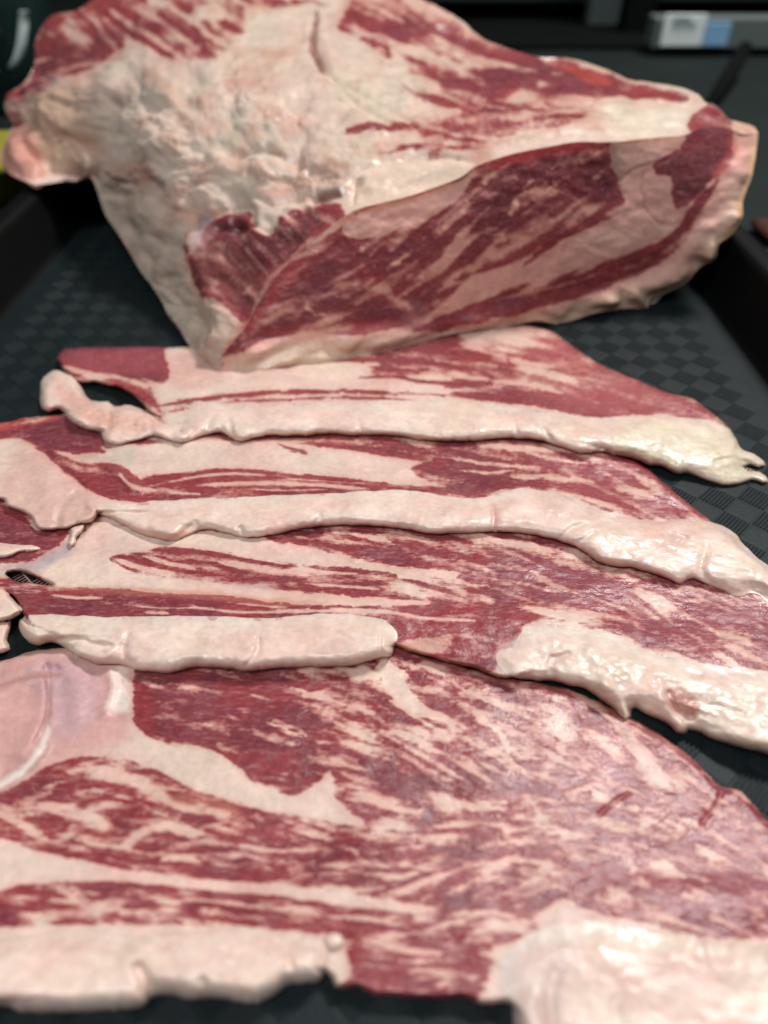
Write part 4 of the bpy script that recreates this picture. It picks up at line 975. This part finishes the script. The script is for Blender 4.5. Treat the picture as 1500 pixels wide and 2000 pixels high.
    P.tint([(420, 430), (500, 440), (620, 420), (560, 510), (500, 500), (430, 480)], 'l', s2l((84, 38, 46)), 0.9, 12)
    P.tstroke([(1085, 118), (1120, 136), (1160, 152), (1190, 160)], 20, 'l', ORANGE, 0.85)
    P.tstroke([(436, 705), (445, 680), (490, 630), (530, 560), (590, 495), (650, 440)], 14, 'lf', s2l((192, 92, 80)), 0.85)
    P.tint([(690, 340), (760, 315), (930, 318), (860, 364), (740, 396), (690, 400)], 'f', s2l((232, 204, 182)), 0.7, 8)
    P.tint([(1190, 200), (1340, 190), (1340, 255), (1190, 270)], 'f', s2l((228, 212, 190)), 0.6, 14)
    P.tint([(1430, 236), (1482, 246), (1482, 270), (1430, 262)], 'f', s2l((226, 176, 150)), 0.8, 8)
    P.tstroke([(640, 140), (700, 190), (760, 235)], 60, 'f', s2l((222, 208, 182)), 0.35)
    return P
def dout(g, p, fat):
    x, y, z = p[..., 0], p[..., 1], p[..., 2]
    u = x / 0.02 + 3 * z / 0.02; v = z / 0.02 + 0.6 * y / 0.02
    left = sstep((760 - g.X) / 260)
    low = sstep((g.Y - 90) / 120)
    big = fbm(g.X / 64, g.Y / 52, 91, 2)
    # lobes: ridged noise gives rounded lumps parted by creases
    wx = g.X + 40 * big + 14 * fbm(g.X / 20, g.Y / 18, 99, 2); wy = g.Y + 34 * fbm(g.X / 60, g.Y / 50, 98, 2)
    l1 = 1 - np.clip(worley(wx / 72, wy / 52, 1), 0, 1); l2 = 1 - np.clip(worley(wx / 31, wy / 24, 2), 0, 1)
    region = left * low * (0.45 + 0.9 * np.clip(0.5 + 1.5 * fbm(g.X / 160, g.Y / 120, 94, 2), 0, 1))
    h = region * (0.0058 * (l1 - 0.7) + 0.0024 * (l2 - 0.7) * np.clip(0.5 + 2 * big, 0, 1)) + 0.0050 * left * low * big
    h = h + 0.0014 * (1 - left) * fbm(g.X / 90, g.Y / 16, 93, 3) + 0.0005 * fbm(g.X / 26, g.Y / 20, 95, 2) * 2 + (0.3 + 0.7 * left) * 0.0016 * fbm(g.X / 15, g.Y / 12, 96, 3) * np.clip(0.35 + 2.0 * fbm(g.X / 90, g.Y / 70, 87, 2), 0, 1)
    for pts, w, d in (([(618, 40), (610, 70), (614, 100), (628, 132)], 7, -3.5), ([(630, 132), (670, 175), (700, 205), (760, 240)], 6, -1.8), ([(650, 150), (700, 180), (800, 238)], 5, -1.5), ([(640, 135), (700, 150), (780, 175)], 6, -1.6),
                      ([(690, 400), (688, 370), (700, 340), (760, 316), (860, 308), (935, 320)], 5, -2.0), ([(612, 392), (660, 380), (700, 360)], 8, -3.0), ([(170, 340), (180, 290), (200, 240), (215, 200)], 14, -6.0),
                      ([(400, 430), (450, 410), (490, 405), (500, 445), (540, 460), (600, 415)], 7, -2.0), ([(60, 300), (95, 325), (150, 335)], 12, -4.0), ([(8, 325), (30, 345), (70, 358), (110, 350), (150, 350), (182, 348)], 15, -6.5), ([(360, 600), (300, 520), (250, 440)], 12, -1.5), ([(640, 420), (560, 500), (500, 590)], 14, -1.2),
                      ([(700, 55), (800, 80), (900, 120)], 8, -1.0), ([(820, 30), (900, 80), (980, 110), (1090, 125)], 9, -2.0)):
        dd = g.dist(catmull(pts, False, 8), w * 3, False); h = h + d * 0.001 * np.exp(-(dd / w) ** 2)
    for pts, w, d in (([(200, 190), (230, 130), (290, 105)], 16, 3.0), ([(505, 440), (520, 470), (545, 465), (560, 440)], 15, 4.5), ([(60, 290), (40, 310), (60, 335)], 20, 4.0), ([(20, 190), (18, 225)], 12, 4.0), ([(730, 370), (800, 350), (900, 325)], 20, 1.6),
                      ([(360, 430), (390, 520), (430, 600), (440, 700)], 22, 2.4), ([(100, 230), (140, 260), (150, 300)], 26, 4), ([(620, 50), (640, 100), (650, 125)], 10, 1.4), ([(295, 335), (320, 350)], 12, 3), ([(392, 30), (415, 30)], 13, 2.5), ([(850, 10), (940, 75), (1040, 105)], 14, 2.0),
                      ([(415, 300), (440, 330)], 18, 2.4), ([(500, 330), (530, 350), (500, 390)], 18, 2.4), ([(330, 270), (300, 300)], 20, 2.6)):
        dd = g.dist(catmull(pts, False, 8), w * 2.6, False); h = h + d * 0.001 * np.exp(-(dd / w) ** 2)
    return h
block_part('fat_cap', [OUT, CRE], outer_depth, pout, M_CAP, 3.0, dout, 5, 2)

def pcut(g):
    P = Paint(g, -0.6, 1.1, [(600, 600, -25), (520, 680, -20), (750, 520, -38), (900, 450, -42), (1000, 380, -40), (1100, 320, -35), (1100, 500, -30), (1000, 570, -22), (1250, 500, -28), (1350, 430, -52), (1400, 300, -55), (800, 620, -15)],
              seed=57, coarse=(2, 18), fine=(1, 10), lean=s2l((128, 42, 50)), fat=s2l((228, 170, 156)))
    P.region([(940, 380), (1000, 320), (1190, 285), (1215, 400), (1150, 400), (1060, 440), (960, 500), (900, 520), (930, 440)], -1.15, 0.75, 14)
    P.region([(470, 690), (500, 610), (560, 540), (650, 450), (700, 470), (760, 520), (760, 600), (700, 640), (560, 655)], -1.0, 0.62, 12)
    P.region([(668, 452), (690, 420), (740, 404), (850, 372), (932, 330), (920, 352), (892, 388), (876, 402), (840, 424), (790, 440), (740, 462), (700, 468)], 2.0, 0.15, 5, (3, 30))
    P.region([(1192, 279), (1240, 275), (1335, 266), (1345, 262), (1345, 290), (1306, 305), (1275, 322), (1280, 342), (1312, 345), (1316, 380), (1322, 405), (1345, 398), (1370, 372), (1392, 348), (1405, 352), (1370, 390), (1340, 430), (1310, 462), (1260, 486), (1180, 510), (1080, 540), (1000, 560), (960, 580), (900, 602),
              (838, 634), (826, 628), (850, 608), (872, 588), (900, 558), (960, 530), (1020, 508), (1060, 482), (1100, 462), (1150, 440), (1215, 412), (1210, 360), (1198, 330)], 2.0, 0.14, 4, (3, 30))
    P.stroke([(1022, 520), (1050, 496), (1085, 470), (1130, 446), (1200, 420)], 15, -1.5, 0.4)
    P.stroke([(1100, 500), (1150, 470)], 4, 0.6, 0.3)
    for pts, w in (([(1160, 398), (1120, 420), (1070, 446), (1010, 478), (950, 508), (920, 530)], 24), ([(1040, 352), (1012, 384), (1004, 415), (968, 442), (935, 470)], 9), ([(965, 340), (935, 372), (905, 410), (870, 440), (820, 466)], 7), ([(915, 455), (895, 478), (872, 500), (865, 530)], 22),
                   ([(980, 462), (955, 485), (930, 508)], 14), ([(740, 512), (700, 545), (655, 562)], 10), ([(738, 562), (770, 580), (805, 603)], 18), ([(592, 592), (625, 616)], 7), ([(855, 560), (840, 590), (810, 600)], 14), ([(830, 470), (800, 500), (760, 520)], 7), ([(1160, 352), (1175, 345)], 9),
                   ([(900, 540), (870, 560), (850, 580)], 12), ([(1110, 345), (1070, 370)], 5), ([(700, 478), (720, 500), (740, 480)], 9)):
        P.stroke(pts, w, 1.0, 0.85, soft=max(4, w * .5), warp=(7, 20))
    # lower fat border and right side fat
    P.region([(430, 745), (432, 720), (470, 694), (500, 668), (560, 656), (640, 655), (700, 652), (760, 642), (810, 644), (850, 652), (900, 632), (960, 616), (1020, 612), (1090, 592), (1160, 570), (1230, 545), (1290, 512), (1330, 482), (1352, 450), (1380, 400), (1402, 356), (1425, 330), (1432, 262), (1490, 250), (1490, 420), (1300, 620), (900, 700), (500, 760)], 2.0, 0.22, 5, (4, 30))
    P.stroke([(800, 646), (860, 624), (920, 602), (1000, 584), (1080, 566), (1160, 536), (1230, 508), (1290, 482), (1330, 448), (1352, 410), (1385, 372), (1405, 352)], 22, -1.5, 0.45, 4)
    P.stroke([(1340, 450), (1352, 415), (1385, 375)], 20, -1.5, 0.3, 4)
    P.stroke([(960, 604), (1050, 594), (1140, 568), (1220, 538), (1290, 505), (1325, 478)], 13, -1.4, 0.45, 4)
    P.stroke([(930, 596), (1000, 578), (1100, 556), (1200, 524)], 4, 0.6, 0.3, 2)
    P.region([(1338, 264), (1372, 250), (1402, 246), (1428, 256), (1432, 290), (1424, 322), (1396, 346), (1372, 370), (1342, 400), (1322, 408), (1312, 385), (1312, 345), (1282, 342), (1273, 324), (1300, 304), (1330, 290)], -1.7, 0.35, 4, (3, 20))
    # tints
    P.tstroke([(940, 330), (1010, 308), (1080, 292), (1190, 284)], 24, 'lf', s2l((184, 44, 40)), 0.9)
    P.stroke([(945, 330), (1010, 308), (1090, 290), (1185, 284)], 14, -1.2, 0.2)
    P.tint([(960, 340), (1190, 300), (1210, 400), (1050, 430), (900, 500), (930, 420)], 'l', s2l((96, 32, 44)), 0.75, 20)
    P.tint([(1275, 325), (1340, 300), (1425, 280), (1380, 360), (1320, 400)], 'l', s2l((82, 28, 38)), 0.8, 12)
    P.tstroke([(1428, 260), (1425, 310), (1395, 345)], 18, 'lf', s2l((190, 80, 72)), 0.7)
    P.tstroke([(500, 650), (620, 645), (740, 635), (830, 640)], 22, 'l', s2l((160, 40, 44)), 0.75)
    P.tstroke([(655, 445), (600, 500), (540, 570), (480, 660)], 26, 'l', s2l((168, 48, 48)), 0.75)
    P.tint([(460, 700), (640, 660), (900, 650), (700, 700), (480, 740)], 'f', s2l((222, 196, 172)), 0.7, 14)
    P.tint([(1000, 620), (1200, 570), (1350, 500), (1480, 300), (1480, 420), (1300, 600), (1000, 650)], 'f', s2l((216, 186, 158)), 0.6, 20)
    P.tstroke([(1476, 262), (1470, 330), (1448, 400), (1430, 450), (1395, 500)], 22, 'f', s2l((232, 186, 138)), 0.7)
    P.tint([(1195, 280), (1215, 330), (1220, 410), (1205, 400)], 'f', s2l((150, 132, 132)), 0.7, 7)
    P.tstroke([(1205, 360), (1240, 330), (1300, 312)], 4, 'f', s2l((140, 108, 96)), 0.7, 2)
    P.tstroke([(1262, 330), (1255, 370), (1265, 410), (1290, 438), (1312, 440), (1330, 425)], 4, 'f', s2l((160, 112, 98)), 0.6, 2)
    P.tstroke([(655, 440), (700, 412), (740, 402), (850, 370), (932, 328)], 15, 'lf', s2l((220, 138, 108)), 0.8, 5)
    P.tstroke([(1195, 281), (1260, 273), (1335, 267)], 12, 'lf', s2l((220, 158, 128)), 0.8, 5)
    P.tint([(805, 590), (840, 600), (820, 640), (790, 620)], 'lf', s2l((170, 130, 138)), 0.5, 10)
    return P
def dcut(g, p, fat):
    h = 0.0005 * 2 * fbm(g.X / 30, g.Y / 20, 71, 3) + 0.0012 * fbm(g.X / 150, g.Y / 90, 73, 2)
    lowb = strokemask(g, [(500, 705), (640, 690), (800, 665), (950, 635), (1090, 615), (1220, 590), (1300, 550), (1380, 480), (1430, 400), (1460, 320)], 60, 20, (0, 0), False)
    h = h + lowb * 0.005 * (0.6 + fbm(g.X / 60, g.Y / 44, 75, 2) * 1.1)
    for pts, w, d in (([(1232, 578), (1245, 590)], 14, 4.0), ([(1185, 585), (1195, 590)], 12, 3.0), ([(1390, 480), (1385, 495)], 12, 5.0), ([(1430, 430), (1425, 450)], 14, 4.0), ([(500, 700), (560, 690)], 24, 3.0)):
        dd = g.dist(catmull(pts, False, 8), w * 2.6, False); h = h + d * 0.001 * np.exp(-(dd / w) ** 2)
    for pts, w, d in (([(1262, 330), (1255, 370), (1265, 410), (1290, 438), (1312, 440)], 4, -.5), ([(1205, 360), (1240, 330), (1300, 312)], 3, -.5)):
        dd = g.dist(catmull(pts, False, 8), w * 2.6, False); h = h + d * 0.001 * np.exp(-(dd / w) ** 2)
    return h
block_part('cut_face', [CRE[::-1], BOT], cut_depth, pcut, M_CUT, 3.0, dcut, 6, 2)

# unseen back and underside of the joint, closing the body
A1 = catmull(OUT, False, 14)[:-1]; A2 = catmull(BOT[::-1], False, 14)[:-1]
pts = np.vstack([A1, A2])
t_a = tps(outer_depth, A1[:, 0], A1[:, 1]); t_b = tps(cut_depth, A2[:, 0], A2[:, 1])
tt = np.concatenate([t_a, t_b]) + 0.001
dx, dy, dz = raydir(pts[:, 0], pts[:, 1])
B = np.stack([dx * tt, dy * tt, H + dz * tt], 1)
B[:, 2] = np.maximum(B[:, 2], 0.0008)
Cn = np.array([0.02, 0.56, 0.03])
away = np.stack([dx * 0.2, np.ones_like(dx), 0 * dx], 1)
rings = []
for k, sft in enumerate((0, 0.08, 0.2, 0.36, 0.55, 0.75, 0.93)):
    hi = np.clip(B[:, 2] / 0.1, 0, 1)[:, None]
    R_ = B * (1 - sft) + Cn * sft + away * (0.10 * hi * math.sin(math.pi * min(1, sft * 1.1)))
    R_[:, 2] = np.maximum(np.where(B[:, 2] < 0.006, np.minimum(R_[:, 2], 0.0015 + 0.01 * sft), R_[:, 2]), 0.0006)
    rings.append([tuple(v) for v in R_])
V, Fc = ringloft(rings)
V = np.array(V)
nz = 0.5 + fbm(V[:, 0] / 0.03, V[:, 2] / 0.03 + V[:, 1] / 0.04, 5, 3)
ccol = np.concatenate([np.tile(LEAN, (len(V), 1)), np.tile(FAT, (len(V), 1)), (2 - 3 * np.clip(nz, 0, 1))[:, None]], 1)
new_mesh('underside', V, Fc, M_CAP, tb, tb_loc, True, ccol, np.full(len(V), .7))

# ------------------------------------------------------------------ things in the blurred background
def pt(px, py, Y):
    dx, dy, dz = raydir(px, py); t = Y / dy
    return dx * t, Y, H + dz * t
M_GREY = plain('grey_enamel', (0.13, 0.16, 0.15), 0.6, var=0.15, scale=12)
M_LIGHTG = plain('brushed_steel', (0.36, 0.40, 0.38), 0.35, metal=0.6, var=0.15, scale=12)
M_WHITE = plain('label_paper', (0.86, 0.93, 0.90), 0.6, var=0.05, scale=40)
M_BLUE = plain('label_blue', (0.25, 0.47, 0.72), 0.6, var=0.08, scale=40)
M_INK = plain('label_grey_print', (0.40, 0.46, 0.45), 0.6, var=0.1)
M_DARK = plain('dark_metal', (0.004, 0.005, 0.005), 0.85, var=0.2, spec=0.08)
# metal shelving behind the tray
xL, Ys, zB = pt(1285, 95, 1.25); xR = 1.6; zT = pt(1400, 35, 1.25)[2]
sh = thing('metal_shelving', 'dark metal shelving blurred behind the meat, grey front rail at upper right', 'shelving', (0.6, 1.3, -0.004))
so = tuple(sh.location)
bmobj('front_rail', boxmesh(xL - 0.01, xR, 1.25, 1.29, zB, zT, 0.002), M_GREY, sh, so)
zz = pt(1400, 4, 1.55)[2]
bmobj('shelf_board', boxmesh(pt(820, 0, 1.55)[0], xR, 1.55, 1.95, zz, zz + 0.02, 0.002), M_LIGHTG, sh, so)
bmobj('lower_board', boxmesh(pt(700, 0, 1.2)[0], xR, 1.30, 1.9, 0.0, zB - 0.004, 0.002), M_DARK, sh, so)
bmobj('post', boxmesh(pt(1148, 60, 1.5)[0], pt(1222, 60, 1.5)[0], 1.5, 1.54, -0.004, 0.4, 0.003), M_GREY.copy(), sh, so)
sh.children[-1].data.materials[0].node_tree.nodes['Vector Math'].inputs[0].default_value = (0.05, 0.06, 0.06)
bmobj('post', boxmesh(pt(1226, 60, 1.4)[0], pt(1284, 60, 1.4)[0], 1.42, 1.47, -0.004, 0.4, 0.003), M_DARK, sh, so)
bmobj('post', boxmesh(pt(1110, 60, 1.6)[0], pt(1146, 60, 1.6)[0], 1.60, 1.63, -0.004, 0.4, 0.003), M_DARK, sh, so)
# label
x0, _, z0 = pt(1288, 90, 1.245); x1 = pt(1368, 90, 1.245)[0]; x2 = pt(1418, 90, 1.245)[0]; z1 = pt(1300, 28, 1.245)[2]
lb = thing('shelf_label', 'white and blue rectangular label on the blurred grey rail at upper right', 'label', ((x0 + x2) / 2, 1.245, z0))
lo = tuple(lb.location)
bmobj('white_panel', boxmesh(x0, x1, 1.244, 1.249, z0, z1, 0.0008), M_WHITE, lb, lo)
bmobj('blue_panel', boxmesh(x1 + 0.0005, x2, 1.244, 1.249, z0, z1 - 0.010, 0.0008), M_BLUE, lb, lo)
for k in range(3):
    zz = z0 + (z1 - z0) * (0.68 + 0.10 * k)
    bmobj('print_line', boxmesh(x0 + 0.012, x1 - 0.012 - 0.006 * k, 1.2425, 1.2438, zz, zz + 0.0025), M_INK, lb, lo)
# diagonal strut on the right
import mathutils
a = mathutils.Vector(pt(1455, 95, 1.1)); b = mathutils.Vector(pt(1385, 215, 0.95))
def tube(a, b, r, n=12):
    bm = bmesh.new(); a = mathutils.Vector(a); b = mathutils.Vector(b)
    d = (b - a); L = d.length; q = d.to_track_quat('Z', 'Y')
    bmesh.ops.create_cone(bm, cap_ends=True, segments=n, radius1=r, radius2=r, depth=L)
    bmesh.ops.transform(bm, matrix=mathutils.Matrix.Translation((a + b) / 2) @ q.to_matrix().to_4x4(), verts=bm.verts)
    return bm
hd = thing('utensil', 'dark slim utensil handle leaning in the shadow behind the right end of the joint', 'utensil', tuple(b))
bmobj('handle', tube(a, b, 0.009), M_DARK, hd, tuple(b), True)
bmobj('bolster', tube(b, b + (b - a) * 0.12, 0.007), M_GREY, hd, tuple(b), True)
# small reddish scrap on the counter to the right of the tray
sx, sy, sz = at_z(1492, 455, 0.0)
bm = bmesh.new(); bmesh.ops.create_icosphere(bm, subdivisions=3, radius=1)
for v in bm.verts:
    n = 1 + 0.25 * math.sin(v.co.x * 4 + 1) * math.cos(v.co.y * 5)
    v.co = mathutils.Vector((v.co.x * 0.016 * n, v.co.y * 0.02 * n, v.co.z * 0.006)) + mathutils.Vector((sx + 0.01, sy, 0.002))
M_SCRAP = plain('rusty_red_scrap', tuple(s2l((70, 34, 26))), 0.5, var=0.3)
o = bmobj('meat_scrap', bm, M_SCRAP, None, (0, 0, 0), True)
o['label'] = 'small reddish brown scrap on the counter right of the tray'; o['category'] = 'scrap'

# glass jar at upper left
def lathe(prof, cx, cy, z0, n=32):
    bm = bmesh.new(); rings = []
    for r, z in prof:
        rings.append([bm.verts.new((cx + r * math.cos(2 * math.pi * k / n), cy + r * math.sin(2 * math.pi * k / n), z0 + z)) for k in range(n)])
    for i in range(len(rings) - 1):
        for k in range(n):
            bm.faces.new((rings[i][k], rings[i][(k + 1) % n], rings[i + 1][(k + 1) % n], rings[i + 1][k]))
    return bm
mg, nt, b_ = nodemat('green_glass')
b_.inputs['Base Color'].default_value = (0.07, 0.15, 0.135, 1); b_.inputs['Roughness'].default_value = 0.06
inp(b_, 'Transmission Weight', 'Transmission').default_value = 0.85; b_.inputs['IOR'].default_value = 1.45
jx, jy, _ = pt(20, 100, 0.95)
gj = thing('glass_jug', 'greenish glass jug with an added reflection strip blurred behind the far left of the joint', 'jug', (jx, jy, -0.004))
jo = tuple(gj.location)
bmobj('glass_body', lathe([(0.0, 0.001), (0.045, 0.0), (0.05, 0.006), (0.05, 0.12), (0.044, 0.14), (0.03, 0.155), (0.03, 0.18), (0.027, 0.18), (0.027, 0.155), (0.041, 0.137), (0.046, 0.118), (0.046, 0.008), (0.0, 0.005)], jx, jy, -0.004), mg, gj, jo, True)
bmobj('rim_band', lathe([(0.0315, 0.160), (0.034, 0.163), (0.034, 0.178), (0.0315, 0.181)], jx, jy, -0.004), M_LIGHTG, gj, jo, True)
# curved pale strip added in place of a bright reflection on the jar
M_SHINE = plain('pale_reflection_strip', (0.80, 0.90, 0.86), 0.35)
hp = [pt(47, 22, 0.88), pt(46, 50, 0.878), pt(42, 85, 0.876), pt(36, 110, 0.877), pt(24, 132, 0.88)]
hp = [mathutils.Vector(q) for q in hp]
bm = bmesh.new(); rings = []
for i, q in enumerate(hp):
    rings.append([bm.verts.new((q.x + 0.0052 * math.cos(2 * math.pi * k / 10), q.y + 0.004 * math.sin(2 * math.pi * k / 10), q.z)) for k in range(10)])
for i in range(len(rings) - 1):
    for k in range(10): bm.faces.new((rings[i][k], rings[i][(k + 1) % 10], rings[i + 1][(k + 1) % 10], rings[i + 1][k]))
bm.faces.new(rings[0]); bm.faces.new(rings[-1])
bmobj('handle', bm, M_SHINE, gj, jo, True)  # the added reflection strip, modelled as a solid bar on the glass
# yellow bowl rim peeking out at the left
M_YEL = plain('yellow_plastic', (0.30, 0.28, 0.03), 0.4, var=0.15, scale=30)
yx, yy, yz = pt(-6, 420, 0.60)
yb = thing('yellow_bowl', 'shallow yellow bowl mostly hidden beyond the left wall of the tray', 'bowl', (yx - 0.02, 0.64, -0.004))
yo = tuple(yb.location)
bmobj('bowl_body', lathe([(0.0, 0.001), (0.03, 0.0), (0.038, 0.004), (0.058, 0.030), (0.062, 0.032), (0.060, 0.035), (0.055, 0.032), (0.036, 0.008), (0.0, 0.006)], yo[0], yo[1], -0.004), M_YEL, yb, yo, True)
bmobj('foot_ring', lathe([(0.028, -0.0), (0.031, -0.0), (0.031, 0.003), (0.028, 0.003)], yo[0], yo[1], -0.0045), M_YEL, yb, yo, True)
